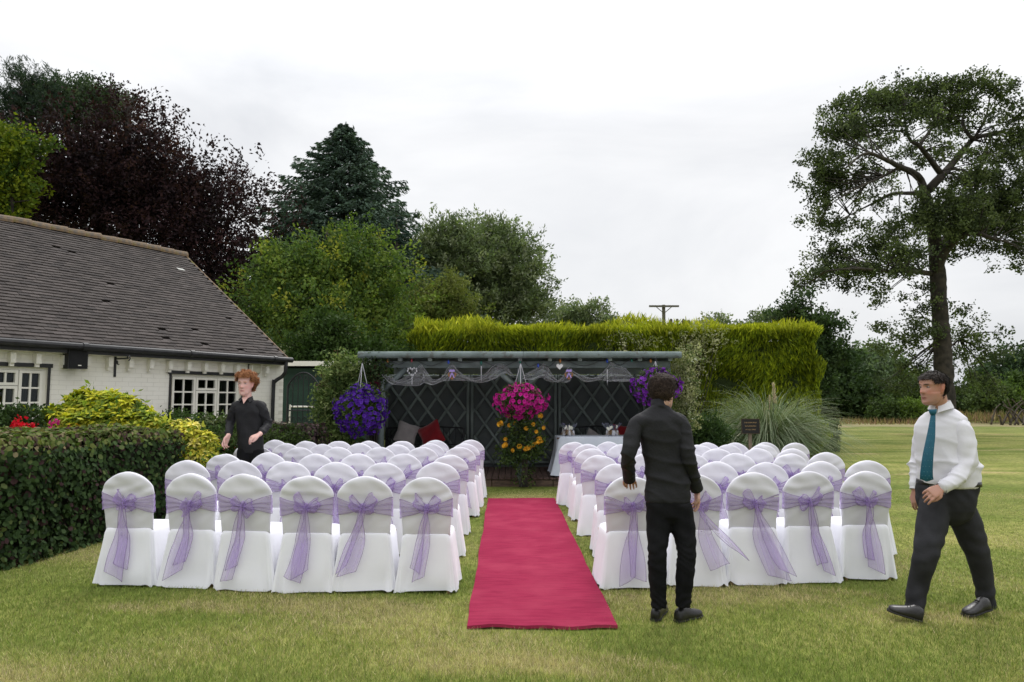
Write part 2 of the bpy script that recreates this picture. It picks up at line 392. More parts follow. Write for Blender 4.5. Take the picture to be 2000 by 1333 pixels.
w1 = (s_of(-75), s_of(91), z_of(45,828), z_of(45,717)); w2 = (s_of(333), s_of(471), z_of(400,824), z_of(400,733))
zb1 = w1[2]-.05; 
mb = MB(); T_ = .24
def wallbox(s0, s1, z0, z1, m=0, d0=0, th=T_):
    c = hp((s0+s1)/2, SET+d0+th/2, (z0+z1)/2); mb.box(c, (s1-s0, th, z1-z0), RW, m)
spans = [(-HL, w1[0], 0, EZ), (w1[0], w1[1], 0, w1[2]), (w1[0], w1[1], w1[3], EZ), (w1[1], w2[0], 0, EZ), (w2[0], w2[1], 0, w2[2]), (w2[0], w2[1], w2[3], EZ), (w2[1], s_end, 0, EZ)]
for s0,s1,z0,z1 in spans: wallbox(s0,s1,z0,z1)
# gable end and back wall
g0 = hp(s_end-.001, SET, 0)
for k in range(24):
    z0, z1 = (EZ-.02)/1*0, 0
gv = [hp(s_end-.02,SET+T_+.002,0), hp(s_end-.02,2*SPAN-SET,0), hp(s_end-.02,2*SPAN-SET,EZ), hp(s_end-.02,SPAN,RZ-.12), hp(s_end-.02,SET+T_+.002,EZ)]
gv2 = [p-u_*.22 for p in gv]
V = np.array(gv+gv2); mb.add(V, [np.array([[0,1,2,3,4]]), np.array([[9,8,7,6,5]]), np.array([[0,4,9,5],[4,3,8,9],[3,2,7,8],[2,1,6,7],[1,0,5,6]])])
mb.box(hp((-HL+s_end)/2, 2*SPAN-SET, EZ/2), (HL+s_end-.1, .2, EZ), RW)
wall = mb.obj('wall', [M['mortar']], house)
# bricks: thin proud faces in stretcher bond
mb = MB(); bw, bh = .225, .075
nb = 0
for r_ in range(int(EZ/bh)):
    z = r_*bh+bh/2
    if z < .75: continue
    s = s_end-.002-(bw/2 if r_%2 else 0)
    while s > -7.6:
        s0, s1 = s-bw+.007, s
        ok = True
        for a in (w1,w2):
            if s1 > a[0]-.01 and s0 < a[1]+.01 and z > a[2]-.02 and z < a[3]+.06:
                if s0 < a[0]-.06: s1 = a[0]-.012
                elif s1 > a[1]+.06: s0 = a[1]+.012
                else: ok = False
        if ok:
            pr = rnd.uniform(.0008,.0022); mb.box(hp((s0+s1)/2, SET-pr/2+.002, z), (s1-s0, pr+.004, bh-.007), RW); nb += 1
        s -= bw
tag(mb.obj('bricks', [M['whitewash']], wall), kind='stuff')
# dark rooms behind the windows
mb = MB()
for a in (w1,w2):
    mb.box(hp((a[0]+a[1])/2, SET+T_+1.2, (a[2]+a[3])/2), (a[1]-a[0]+.6, .05, a[3]-a[2]+.6), RW)
    for sgn in (0,1): mb.box(hp(a[sgn]+(.28 if sgn else -.28), SET+T_+.6, (a[2]+a[3])/2), (.05, 1.15, a[3]-a[2]+.6), RW)
    mb.box(hp((a[0]+a[1])/2, SET+T_+.6, a[2]-.28), (a[1]-a[0]+.6, 1.15, .05), RW); mb.box(hp((a[0]+a[1])/2, SET+T_+.6, a[3]+.28), (a[1]-a[0]+.6, 1.15, .05), RW)
mb.obj('room_shell', [mat('room', (.05,.045,.04), .9)], house)
M['pane'] = None
def glassmat():
    m = bpy.data.materials.new('window_glass'); m.use_nodes = True; t = m.node_tree; t.nodes.remove(t.nodes['Principled BSDF'])
    g = N(t,'ShaderNodeBsdfGlossy'); g.inputs['Roughness'].default_value = .03; g.inputs[0].default_value=(.9,.95,1,1)
    tr = N(t,'ShaderNodeBsdfTransparent'); tr.inputs[0].default_value = (.55,.6,.58,1); ms = N(t,'ShaderNodeMixShader'); lw = N(t,'ShaderNodeLayerWeight'); lw.inputs[0].default_value=.25
    t.links.new(lw.outputs['Fresnel'], ms.inputs[0]); t.links.new(tr.outputs[0], ms.inputs[1]); t.links.new(g.outputs[0], ms.inputs[2]); t.links.new(ms.outputs[0], t.nodes['Material Output'].inputs[0]); return m
M['pane'] = glassmat()
def window(a, lights, label):
    s0,s1,z0,z1 = a
    fr = MB(); dF = SET+.07
    def bar(sa,sb,za,zb,th=.06,d=dF): fr.box(hp((sa+sb)/2,d,(za+zb)/2),(sb-sa,th,zb-za),RW)
    # black surround
    sur = MB()
    sur.box(hp((s0+s1)/2,SET-.012,z1+.03),(s1-s0+.12,.04,.06),RW); sur.box(hp(s1+.018,SET+.05,(z0+z1)/2),(.03,.16,z1-z0),RW); sur.box(hp(s0-.018,SET+.05,(z0+z1)/2),(.03,.16,z1-z0),RW)
    e = .045
    bar(s0,s1,z1-e,z1); bar(s0,s1,z0,z0+e); bar(s0,s0+e,z0+e,z1-e); bar(s1-e,s1,z0+e,z1-e)
    f = fr.obj('window', [M['frame']], house); tag(f, label)
    sur.obj('surround', [M['black']], f)
    tot = sum(l[0] for l in lights); s = s0+e; W = s1-s0-2*e
    for (wt, rows, cols, split) in lights:
        sw = W*wt/tot; a0, a1 = s+.005, s+sw-.005
        secs = [(z0+e+.004, z1-e-.004, rows)] if not split else [(z0+e+.004, z0+e+(z1-z0-2*e)*.68, 2), (z0+e+(z1-z0-2*e)*.68+.008, z1-e-.004, 1)]
        for (b0,b1,rw) in secs:
            fb = MB(); k = .042; d = dF-.022
            def b2(sa,sb,za,zb,th=.05,dd=0): fb.box(hp((sa+sb)/2,d+dd,(za+zb)/2),(sb-sa,th,zb-za),RW)
            b2(a0,a1,b1-k,b1); b2(a0,a1,b0,b0+k); b2(a0,a0+k,b0+k,b1-k); b2(a1-k,a1,b0+k,b1-k)
            for c in range(1,cols):
                x = a0+k+(a1-a0-2*k)*c/cols; b2(x-.013,x+.013,b0+k,b1-k,.03)
            for r in range(1,rw):
                z = b0+k+(b1-b0-2*k)*r/rw; b2(a0+k,a1-k,z-.013,z+.013,.034,.001)
            fb.obj('sash_frame', [M['frame']], f)
            pw, ph = (a1-a0-2*k)/cols, (b1-b0-2*k)/rw
            for c in range(cols):
                for r in range(rw):
                    pb = MB(); pb.box(hp(a0+k+pw*(c+.5), d+.012, b0+k+ph*(r+.5)), (pw-.03,.004,ph-.03), RW); pb.obj('pane', [M['pane']], f)
        s += sw
    # sill
    sl = MB(); sl.box(hp((s0+s1)/2,SET-.03,z0-.03),(s1-s0+.1,.16,.055),RW); sl.obj('sill', [M['frame']], f)
    for (sa,sb) in ((s1-.42,s1-.06),(s0+.05,s0+.3)):
        cu = MB(); x = np.linspace(sa,sb,24); g = np.array([[hp(q, SET+T_+.06+.025*math.sin(i*1.5), zz) for zz in (z0-.1,z1)] for i,q in enumerate(x)]); cu.grid(g); cu.obj('curtain', [M['curtain']], f)
window(w1, [(1,3,2,False),(1,3,2,True),(1,3,2,False)], 'white casement window with small panes, nearer one'); window(w2, [(1,3,2,False),(.95,3,2,True),(1,3,2,False)], 'white casement window with small panes, farther one')
# roof: two slopes of tiles laid over boards
pit = math.atan2(RZ-EZ, SPAN); sl = np.array([n_[0]*math.cos(pit), n_[1]*math.cos(pit), math.sin(pit)]); nrm = np.cross(sl, u_); nrm = nrm/np.linalg.norm(nrm)
if nrm[2] < 0: nrm = -nrm
SL = SPAN/math.cos(pit); RS = np.stack([u_, sl, nrm], 1)
mb = MB(); mb.box(hp((-HL)/2, 0, EZ)+sl*SL/2-nrm*.05, (HL, SL, .05), RS)
sl2 = np.array([-n_[0]*math.cos(pit), -n_[1]*math.cos(pit), math.sin(pit)]); nr2 = np.array([n_[0]*math.sin(pit), n_[1]*math.sin(pit), math.cos(pit)]); RS2 = np.stack([u_, sl2, nr2],1)
mb.box(hp(-HL/2, 2*SPAN, EZ)+sl2*SL/2-nr2*.05, (HL, SL, .05), RS2)
roof = mb.obj('roof', [mat('roof_board', (.07,.06,.055), .9)], house)
tw, gauge = .165, .1035
tmesh = []
for c in ((.054,.046,.043),(.063,.054,.050),(.044,.038,.036),(.073,.062,.058)):
    q = MB(); q.box((0,.062,.004),(tw-.004,.15,.022), Matrix.Rotation(math.radians(-9),3,'X')); me = q.mesh('tile', [M['tile']], tint=np.array(c)); tmesh.append(me)
tiles = []
ncr, ncc = int(SL/gauge), int(HL/tw)
for r_ in range(ncr):
    for c_ in range(ncc):
        s = -.09-(c_+(.5 if r_%2 else 0))*tw
        p = hp(s,0,EZ)+sl*(r_*gauge-.05+rnd.uniform(-.006,.006))+nrm*(.006+rnd.uniform(-.002,.004))
        w = p+np.array([cE.x,cE.y,0]); px = w[0]/w[1]*F_PX+1000
        tiles.append((p, px, w[1], rnd.choice([0,0,1,1,2,3]), rnd.uniform(-.01,.01), rnd.random()))
vis = sorted([t for t in tiles if t[1] > 0], key=lambda t: t[2])[:300]; vid = set(id(t) for t in vis)
RM = Matrix([list(r) for r in RS])
for t in vis:
    o = link('tile', tmesh[t[3]], roof, Vector(t[0])); o.rotation_euler = (RM @ Matrix.Rotation(t[4],3,'Z')).to_euler()
q = MB(); q.box((0,.062,.004),(tw-.004,.15,.022), Matrix.Rotation(math.radians(-9),3,'X')); bv = np.array(q.V[0]); bf = q.order[0][0]
VV=[];FF=[];TT=[];k=0
cols_ = np.array([(.054,.046,.043),(.063,.054,.050),(.044,.038,.036),(.073,.062,.058)])
for t in tiles:
    if id(t) in vid or t[1] < -900: continue
    if t[5] < .010: continue
    VV.append(bv @ RS.T + t[0]); FF.append(bf+k); k += 8; cc = cols_[t[3]]*(1+t[4]*8)
    if t[5] > .9985: cc = np.array([.5,.5,.47])
    TT.append(np.repeat(cc[None],8,0))
tag(link('tiles', mesh_np('tiles', np.concatenate(VV), np.concatenate(FF), M['tile'], np.concatenate(TT)), roof), kind='stuff')
# ridge tiles with moss
rt = mat('ridge_tile', (.24,.155,.085), .9, (.12,.10,.08), 9, .8, 40, c3=(.16,.14,.03), s3=3, p3=(.60,.72))
q = MB(); th = np.linspace(-.25, math.pi+.25, 9); a = np.array([[(0, math.cos(x)*.11, math.sin(x)*.10), (.36+.0, math.cos(x)*.125, math.sin(x)*.115)] for x in th]); q.grid(a); b = a.copy(); b[...,1:] *= .86; q.grid(b[::-1])
q.add(np.concatenate([a[:,1],b[:,1]]), np.array([[i,i+1,i+10,i+9] for i in range(8)])); q.add(np.concatenate([a[:,0],b[:,0]]), np.array([[i+1,i,i+9,i+10] for i in range(8)]))
rme = q.mesh('ridge_tile', [rt])
for i in range(int(HL/.34)):
    o = link('ridge_tile', rme, roof, Vector(hp(-.34*(i+1), SPAN, RZ-.01+rnd.uniform(-.01,.012)))); o.rotation_euler = (0, rnd.uniform(-.03,.03), math.atan2(u_[1],u_[0])+rnd.uniform(-.04,.04))
# verge, soffit, rafter feet, gutter, downpipe
q = MB(); q.box(hp(.012,0,EZ)+sl*SL/2-nrm*.03,(.03,SL,.10),RS); q.box(hp(.012,2*SPAN,EZ)+sl2*SL/2-nr2*.03,(.03,SL,.10),RS2); q.obj('verge', [rt], roof)
q = MB(); q.box(hp(-HL/2,.02,EZ-.07),(HL,.03,.12),RW); q.obj('fascia_board', [M['black']], house)
q = MB(); q.box(hp(-HL/2,.13,EZ-.12),(HL,.2,.02),RW); q.obj('soffit', [M['frame']], house)
xs_ = [42,176,315,437,553,660,768,868,964,1053,1140,1220,1298,1374]
for x in xs_:
    s = s_of(x/2.667)
    q = MB(); q.box(hp(s,SET-.05,EZ-.235),(.075,.115,.15),RW); q.box(hp(s,SET-.035,EZ-.335),(.06,.07,.05),RW)
    q.obj('rafter_foot', [M['frame']], house)
q = MB(); q.tube([hp(.05,-.055,EZ-.02), hp(-HL,-.055,EZ-.02)], .055, 10); 
gut = q.obj('gutter', [M['black']], house)
for s in np.arange(-.4,-HL,-1.9):
    q = MB(); q.tube([hp(s-.04,-.055,EZ-.02), hp(s+.04,-.055,EZ-.02)], .066, 10); q.obj('bracket', [M['black']], gut)
sd_ = s_of(543, SET-.06)
q = MB(); q.tube(smoothline([hp(sd_,-.055,EZ-.05), hp(sd_,-.05,EZ-.24), hp(sd_-.02,.02,EZ-.36), hp(sd_-.10,SET-.09,EZ-.46), hp(sd_-.12,SET-.06,EZ-.62), hp(sd_-.12,SET-.06,0.02)],40), .038, 10); q.obj('downpipe', [M['black']], house, smooth=True)
HW = lambda p: Vector(p)+Vector((cE.x,cE.y,0))
# loudspeaker, hanging bracket and lamp box fixed to the house wall
def hp_px(px,py,d=SET): s = s_of(px,d); return HW(hp(s,d,z_of(px,py,d)))
c = hp_px(143,697,SET-.14)
sp = empty('loudspeaker', c, 'small black loudspeaker fixed under the eaves of the white house', 'loudspeaker', rz=HA*-1+math.pi/2)
q = MB(); v = np.array([[x*(.13 if y>0 else .15), y*.1, z*.19] for x in (-1,1) for y in (-1,1) for z in (-1,1)]); q.add(v, np.array([[0,1,3,2],[4,6,7,5],[0,4,5,1],[2,3,7,6],[0,2,6,4],[1,5,7,3]])); q.obj('cabinet', [mat('speaker_black', (.012,.012,.014), .55)], sp)
q = MB(); q.box((0,-.104,0),(.26,.008,.34)); q.obj('grille', [mat('speaker_grille', (.02,.02,.022), .9, (.006,.006,.006), 150)], sp)
q = MB(); q.box((.02,-.110,-.14),(.05,.004,.014)); q.obj('badge', [M['frame']], sp)
q = MB(); q.box((0,.115,.0),(.06,.05,.1)); q.obj('wall_mount', [M['black']], sp)
c = hp_px(222,705,SET)
br = empty('hanging_bracket', c, 'empty black wrought iron scroll bracket on the white house wall', 'bracket', rz=-HA+math.pi/2)
q = MB(); q.box((0,-.012,-.06),(.035,.012,.42)); q.obj('back_plate', [M['black']], br)
q = MB(); q.tube([(0,-.02,.03),(0.0,-.36,.03)],.014,6); q.obj('arm', [M['black']], br)
q = MB(); th = np.linspace(0,4.6,20); q.tube([(0,-.03-.09*t/4.6-.05*math.cos(t)*(1-t/6), -.05+.06*math.sin(t)*(1-t/6)) for t in th],.009,5); q.tube([(0,-.38+.04*math.cos(t), .03+.04*math.sin(t)) for t in th],.009,5); q.obj('scroll', [M['black']], br)
c = hp_px(497,718,SET-.06)
lb = empty('wall_lamp', c, 'square weathered cream bulkhead lamp under the eaves by the downpipe', 'lamp', rz=-HA+math.pi/2)
q = MB(); q.box((0,0,0),(.23,.1,.25)); me = q.obj('diffuser', [mat('cream_plastic', (.50,.48,.36), .5, (.40,.38,.28), 9)], lb); mo = me.modifiers.new('b','BEVEL'); mo.width=.03; mo.segments=3
q = MB(); q.box((0,.052,0),(.26,.02,.28)); q.obj('back_plate', [M['black']], lb)

# ================================================================ timber shelter
M['sage'] = mat('sage_paint', (.135,.165,.165), .7, (.09,.11,.11), 5, .4, 30, c3=(.25,.28,.27), s3=3, p3=(.55,.7))
M['slate_green'] = mat('dark_green_paint', (.22,.26,.245), .75, (.17,.20,.19), 3, .3, 40)
M['dark_panel'] = mat('dark_panel', (.105,.118,.118), .9, (.085,.096,.097), 3, .4, 60)
M['felt'] = mat('weathered_capping', (.17,.21,.205), .8, (.115,.145,.14), 5, .6, 30, c3=(.10,.11,.10), s3=8, p3=(.56,.64))
YF, YB = 13.3, 15.5
zT = P(1000,690,YF-.25).z; zL = P(720,693,YF-.25); zR = P(1325,692,YF-.25)
xF0, xF1 = P(700,690,YF-.25).x, P(1330,690,YF-.25).x
shel = empty('garden_shelter', ((xF0+xF1)/2, YF, 0), 'open fronted grey green timber shelter with diamond trellis back wall', 'shelter')
SO = np.array([(xF0+xF1)/2, YF, 0])
def lx(px, Y): return P(px, 785, Y).x-SO[0]
zd = G(1000,935).z+.15                            # deck top
x0, x1 = xF0-SO[0], xF1-SO[0]; xm = lx(1022,YF-.25)
for a, b in ((x0,xm-.004),(xm+.004,x1)):          # round edge roll of the roof, two lengths
    q = MB(); q.tube([(a,-.26,zT-.035),((a+b)/2,-.262,zT-.03),(b,-.26,zT-.035)],.062,14); q.obj('roof_edge', [M['felt']], shel, smooth=False)
q = MB(); q.box(((x0+x1)/2,.95,zT-.012),(x1-x0-.02,2.45,.03)); q.obj('roof_sheet', [M['felt']], shel)
for x in np.arange(x0+.2,x1,.55):
    q = MB(); q.box((x,.95,zT-.085),(.07,2.3,.11)); q.obj('rafter', [M['slate_green']], shel)
q = MB(); q.box(((x0+x1)/2+.02,0,zT-.20),(x1-x0-.35,.11,.12)); q.obj('front_beam', [M['sage']], shel)
q = MB(); q.box(((x0+x1)/2+.02,2.1,zT-.22),(x1-x0-.5,.11,.14)); q.obj('rear_beam', [M['slate_green']], shel)
posts = [lx(745,YF), lx(1016,YF), lx(1305,YF)]
for x in posts:
    q = MB(); n=8; p = np.array([(x+.006*math.sin(i),0,zT-.27-(zT-.27)*i/7) for i in range(n)]); q.tube(p,.062,12); q.obj('post', [M['sage']], shel, smooth=True)
for x, sg in ((posts[0],1),(posts[1],-1),(posts[1],1),(posts[2],-1)):
    q = MB(); q.tube([(x+sg*.05,-.0,zT-.66),(x+sg*.45,-.02,zT-.27)],.052,10); q.obj('brace', [M['sage']], shel, smooth=True)
bx0, bx1 = lx(752,YB), lx(1262,YB); zb0 = zd+.06; zb1 = zT-.30
q = MB(); q.box(((bx0+bx1)/2,2.262,(zb1-.02)/2),(bx1-bx0,.03,zb1+.02)); q.obj('back_panel', [M['dark_panel']], shel)
for x in (bx0-.02,bx1+.02):                       # side walls
    q = MB(); q.box((x,1.28,(zb0+zb1)/2),(.03,1.9,zb1-zb0)); q.obj('side_panel', [M['dark_panel']], shel)
pan = [bx0, lx(918,YB), lx(1089,YB), bx1]
for i, x in enumerate(pan):
    for o_ in ((-.045,.045) if 0<i<3 else ((.04,) if i == 0 else (-.04,))):
        q = MB(); q.tube([(x+o_,2.2,zb0),(x+o_,2.2,zb1)],.033,8); q.obj('upright', [M['slate_green']], shel, smooth=True)
for i in range(3):
    a, b = pan[i]+.09, pan[i+1]-.09
    for z in (zb0+.04, zb1-.04):
        q = MB(); q.tube([(a-.05,2.2,z),(b+.05,2.2,z)],.033,8); q.obj('rail', [M['slate_green']], shel, smooth=True)
    sp_ = .415; th = math.tan(math.radians(54)); H_ = zb1-zb0; w = b-a
    for sg in (1,-1):
        for k in range(-6,7):
            xs0 = (a+b)/2+k*sp_ + sg*0
            # line x = xs0 + sg*(z-zb0)/th
            lo, hi = 0, H_
            for (lim, s_) in ((a,-1),(b,1)):
                zz = (lim-xs0)*th*sg
                if sg*s_ > 0: hi = min(hi, zz)
                else: lo = max(lo, zz)
            if hi-lo < .12: continue
            q = MB(); yk = 2.2 if sg > 0 else 2.165
            q.tube([(xs0+sg*lo/th,yk,zb0+lo),(xs0+sg*hi/th,yk,zb0+hi)],.032,6); q.obj('trellis_slat', [M['slate_green']], shel, smooth=True)
# deck
M['deck'] = mat('deck_wood', (.115,.070,.055), .85, (.065,.042,.035), 4, .6, 40, mapscale=(6,1,1))
pw = .118; k = 0; x = x0+.25
while x < x1-.1:
    q = MB(); q.box((x,1.1,zd-.012+rnd.uniform(-.003,.003)),(pw-.012,2.3,.025)); q.obj('deck_plank', [M['deck']], shel); x += pw
M['sleeper'] = mat('plinth_wood', (.13,.085,.06), .9, (.06,.042,.032), 5, .8, 25, mapscale=(1,4,4))
xx_ = np.linspace(x0+.2,x1-.1,6)
for i in range(5):
    q = MB(); q.box(((xx_[i]+xx_[i+1])/2,-.02,(zd-.03)/2-.01),(xx_[i+1]-xx_[i]-.015,.07,zd-.035)); q.obj('plinth_board', [M['sleeper']], shel)
def SW(x,y,z): return Vector((x+SO[0], y+SO[1], z))

# dark iron bench with cushions either side
def bench(xc, wdt, label):
    b = empty('garden_bench', SW(xc,1.6,zd), label, 'bench', 'dark benches inside the shelter')
    q = MB()
    for k in range(4): q.box((0,-.18+k*.12,.42),(wdt,.09,.025))
    q.obj('seat', [M['black']], b)
    q = MB(); q.tube([(-wdt/2,.24,.84),(0,.25,.88),(wdt/2,.24,.84)],.018,6); q.tube([(-wdt/2,.22,.5),(wdt/2,.22,.5)],.014,6)
    for k in range(13): x = -wdt/2+wdt*(k+.5)/13; q.tube([(x,.22,.5),(x+.02,.235,.68),(x,.245,.85)],.008,5)
    q.obj('backrest', [M['black']], b)
    for sx in (-1,1):
        for y in (-.2,.22):
            q = MB(); q.tube([(sx*wdt/2,y,.43 if y<0 else .85),(sx*wdt/2,y,0)],.02,6); q.obj('leg', [M['black']], b)
        q = MB(); q.tube([(sx*wdt/2,.22,.64),(sx*wdt/2,-.2,.62),(sx*wdt/2,-.22,.43)],.018,6); q.obj('armrest', [M['black']], b)
bench(lx(830,15), 1.6, 'dark bench in the shelter behind the left chairs, holding grey and red cushions')
bench(lx(1165,15), 1.5, 'dark bench in the shelter behind the white draped table')
def cushion(name, loc, rot, size, m, label, cat='cushion'):
    n=15; u=np.linspace(-1,1,n); U,V_=np.meshgrid(u,u)
    th=(1-np.abs(U)**2.6)*(1-np.abs(V_)**2.6); th=np.sqrt(np.clip(th,0,1))*.09+.004
    pinch=1-.10*(1-np.abs(U*V_))**2*(np.maximum(abs(U),abs(V_))**3)
    X=U*size/2*pinch; Z=V_*size/2*pinch
    wr=.004*np.sin(U*7+V_*5)+.003*np.sin(V_*11-U*3)
    q=MB(); q.grid(np.stack([X,-th+wr,Z],-1)); q.grid(np.stack([X,th+wr,Z],-1)[::-1]); q_=q
    o=q_.obj(name,[m],None,True,loc); o.rotation_euler=rot; tag(o,label,cat); return o
gc = mat('grey_velvet', (.42,.38,.38), .9, (.34,.31,.31), 6, .3, 80, sheen=.4); rc = mat('red_velvet', (.30,.006,.012), .85, (.20,.004,.010), 5, .3, 80, sheen=.5)
c = P(794,847,15.0); cushion('cushion', c, (math.radians(-14),math.radians(19),math.radians(12)), .44, gc, 'grey cushion on the bench left of the red cushion')
c = P(842,850,14.95); cushion('cushion', c, (math.radians(-14),math.radians(-28),math.radians(-14)), .50, rc, 'red cushion leaning on the left bench in the shelter')
c = P(1160,866,14.9); cushion('cushion', c, (math.radians(-16),math.radians(-62),0), .46, gc, 'grey cushion leaning behind the two jar arrangements on the table')
c = P(1216,852,14.95); cushion('cushion', c, (math.radians(-16),math.radians(8),0), .46, rc, 'red cushion beside the dark haired waiter, behind the table')

# table with cloth and jars
tb = empty('table', SW(lx(1160,YF+.45), .55, zd), 'folding table under a white cloth inside the shelter', 'table')
tx0, tx1 = P(1087,853,YF+.15).x, P(1258,853,YF+.15).x; tw_ = tx1-tx0; tz = P(1150,853,YF+.2).z; tb.location.x = (tx0+tx1)/2; tb.location.y = YF+.5; thh = tz-zd
q = MB(); q.box((0,0,thh-.03),(tw_-.02,.68,.03)); q.obj('tabletop', [M['deck']], tb)
for sx in (-1,1):
    for sy in (-1,1):
        q = MB(); q.tube([(sx*(tw_/2-.1),sy*.26,thh-.05),(sx*(tw_/2-.1),sy*.26,0)],.02,6); q.obj('leg', [M['black']], tb)
M['linen'] = mat('white_linen', (.60,.64,.72), .85, (.55,.59,.68), 3, .15, 90)
nn = 96; t = np.linspace(0,2*np.pi,nn,endpoint=False)
def rr(t,a,b,p=8): c,s=np.cos(t),np.sin(t); return np.stack([np.sign(c)*np.abs(c)**(2/p)*a, np.sign(s)*np.abs(s)**(2/p)*b],-1)
rings=[]
for k,(z,e) in enumerate([(thh,-.03),(thh-.004,0),(thh-.03,.008),(thh-.25,.02),(thh-.5,.045),(.012,.075)]):
    cor = np.abs(np.sin(2*t))**4; f = (thh-z)/thh
    xy = rr(t, tw_/2+e+cor*.13*f, .36+e+cor*.05*f); xy += (np.stack([np.cos(t),np.sin(t)],-1))*(.02*f*np.sin(t*11+1)[:,None]+.012*f*np.sin(t*23)[:,None])
    rings.append(np.concatenate([xy, np.full((nn,1),z)+.03*f*cor[:,None]],1))
V,F = loft(rings); F = [F[0], F[1]]
q = MB(); q.add(V,F); o = q.obj('tablecloth',[M['linen']],None,True,tb.location); tag(o,'white cloth draped over the table in the shelter','tablecloth')
jar_m = mat('frosted_jar', (.55,.56,.60), .3, (.45,.46,.50), 20); twine = mat('raffia', (.36,.24,.12), .9, (.22,.14,.07), 40)
def jars(px, label, n=2):
    c = P(px,851,YF+.42); c.z = tz+.003
    r = empty('jar_arrangement', c, label, 'flower jars', 'flower jars on the shelter table')
    for k in range(n+1):
        jx = (-.085,.02,.085)[k]; jy = (.03,-.03,.02)[k]
        prof = [(.001,0),(.034,0),(.037,.02),(.037,.075),(.030,.09),(.030,.105),(.033,.107)]
        th=np.linspace(0,2*np.pi,15)[:-1]; V,F = loft([np.stack([np.cos(th)*p[0]+jx,np.sin(th)*p[0]+jy,0*th+p[1]],-1) for p in prof]); q=MB(); q.add(V,F); q.obj('jar',[jar_m],r,True)
    q=MB()
    for i in range(46):
        a=rnd.uniform(0,6.28); l=rnd.uniform(.08,.16); q.tube([(0.0,0,.075),(math.cos(a)*l*.5,math.sin(a)*l*.4,.11),(math.cos(a)*l,math.sin(a)*l*.5,.02)],.0028,3)
    q.obj('raffia_bow',[twine],r)
    q=MB(); q2=MB()
    for i in range(13):
        c2=(rnd.uniform(-.1,.1),rnd.uniform(-.04,.04),rnd.uniform(.12,.17)); 
        V,F=tube_np([(c2[0],c2[1],c2[2]-.012),(c2[0],c2[1],c2[2]+.012)],.02,8,True,True); q.add(V,F)
    for i in range(26):
        x=rnd.uniform(-.09,.09); y=rnd.uniform(-.03,.03); q2.tube([(x,y,.09),(x*1.5,y,.16),(x*2.0+rnd.uniform(-.03,.03),y,rnd.uniform(.18,.25))],[.004,.006,.009],4)
    q.obj('white_roses',[mat('cream_petal',(.72,.72,.64),.8)],r,True)
    q2.obj('lavender_stems',[mat('sage_stem',(.13,.16,.15),.9,(.12,.11,.22),30)],r)
jars(1110,'left hand of the two jar posies with raffia on the white table'); jars(1196,'right hand of the two jar posies with raffia, nearer the red cushion')

# tulle swags
def tullemat(name,c,al,rough=.7,edge=False):
    m=bpy.data.materials.new(name); m.use_nodes=True; t=m.node_tree; b=t.nodes['Principled BSDF']; b.inputs['Base Color'].default_value=(*c,1); b.inputs['Roughness'].default_value=rough; b.inputs['Specular IOR Level'].default_value=.35
    tr=N(t,'ShaderNodeBsdfTransparent'); ms=N(t,'ShaderNodeMixShader'); tl=N(t,'ShaderNodeBsdfTranslucent'); tl.inputs[0].default_value=(*c,1); m2=N(t,'ShaderNodeMixShader'); m2.inputs[0].default_value=.45
    t.links.new(b.outputs[0],m2.inputs[1]); t.links.new(tl.outputs[0],m2.inputs[2])
    n=N(t,'ShaderNodeTexNoise'); n.inputs['Scale'].default_value=9; tcn=N(t,'ShaderNodeTexCoord'); t.links.new(tcn.outputs['Object'],n.inputs['Vector'])
    # cloth reads denser where it turns edge-on
    lw=N(t,'ShaderNodeLayerWeight'); lw.inputs[0].default_value=.35; mp_=N(t,'ShaderNodeMapRange'); mp_.inputs['To Min'].default_value=al; mp_.inputs['To Max'].default_value=min(1,al+.5)
    t.links.new(lw.outputs['Facing'],mp_.inputs['Value']); t.links.new(mp_.outputs[0],ms.inputs[0])
    t.links.new(tr.outputs[0],ms.inputs[1]); t.links.new(m2.outputs[0],ms.inputs[2]); t.links.new(ms.outputs[0],t.nodes['Material Output'].inputs[0]); return m
M['tulle']=tullemat('white_tulle',(.66,.66,.70),.26)
def swag(pa, lows, label):
    """pa: list of (px,py,pylow) columns of the garland top and bottom"""
    q=MB(); n=len(pa); tops=[P(a,b,YF-.08) for a,b,c in pa]; bots=[P(a,c,YF-.10) for a,b,c in pa]
    tp=smoothline(tops,n*8); bt=smoothline(bots,n*8); g=[]
    for i in range(len(tp)):
        rw=[]
        for j in range(12):
            f=j/11; p=tp[i]*(1-f)+bt[i]*f; p=p+np.array([0,.03*math.sin(f*17+i*.12)+.02*math.sin(i*.5+f*5),.012*math.sin(f*9+i*.3)]); rw.append(p)
        g.append(rw)
    g=np.array(g); q.grid(g); q.tube(g[:,0],.005,4); q.tube(g[:,-1],.005,4); q.tube(g[:,5],.0035,4)
    tag(q.obj('tulle_garland',[M['tulle']],None,True),label,'garland')
# columns read off the photograph (x, top, bottom)
swag([(746,727,732),(762,735,748),(778,742,753),(800,733,753),(822,713,752),(830,722,748),(845,742,751),(865,734,746),(880,712,742),(900,728,744),(925,740,746),(945,733,746),(965,713,742),(985,714,728),(1003,732,738)],0,'sheer white tulle swag looped along the left half of the shelter beam')
swag([(1020,735,741),(1040,725,741),(1058,711,738),(1066,714,742),(1085,740,747),(1098,738,747),(1112,716,744),(1120,725,735),(1140,736,744),(1158,738,745),(1178,727,743),(1194,709,744),(1200,712,746),(1222,722,744),(1240,738,744),(1250,736,743)],0,'sheer white tulle swag looped along the right half of the shelter beam')
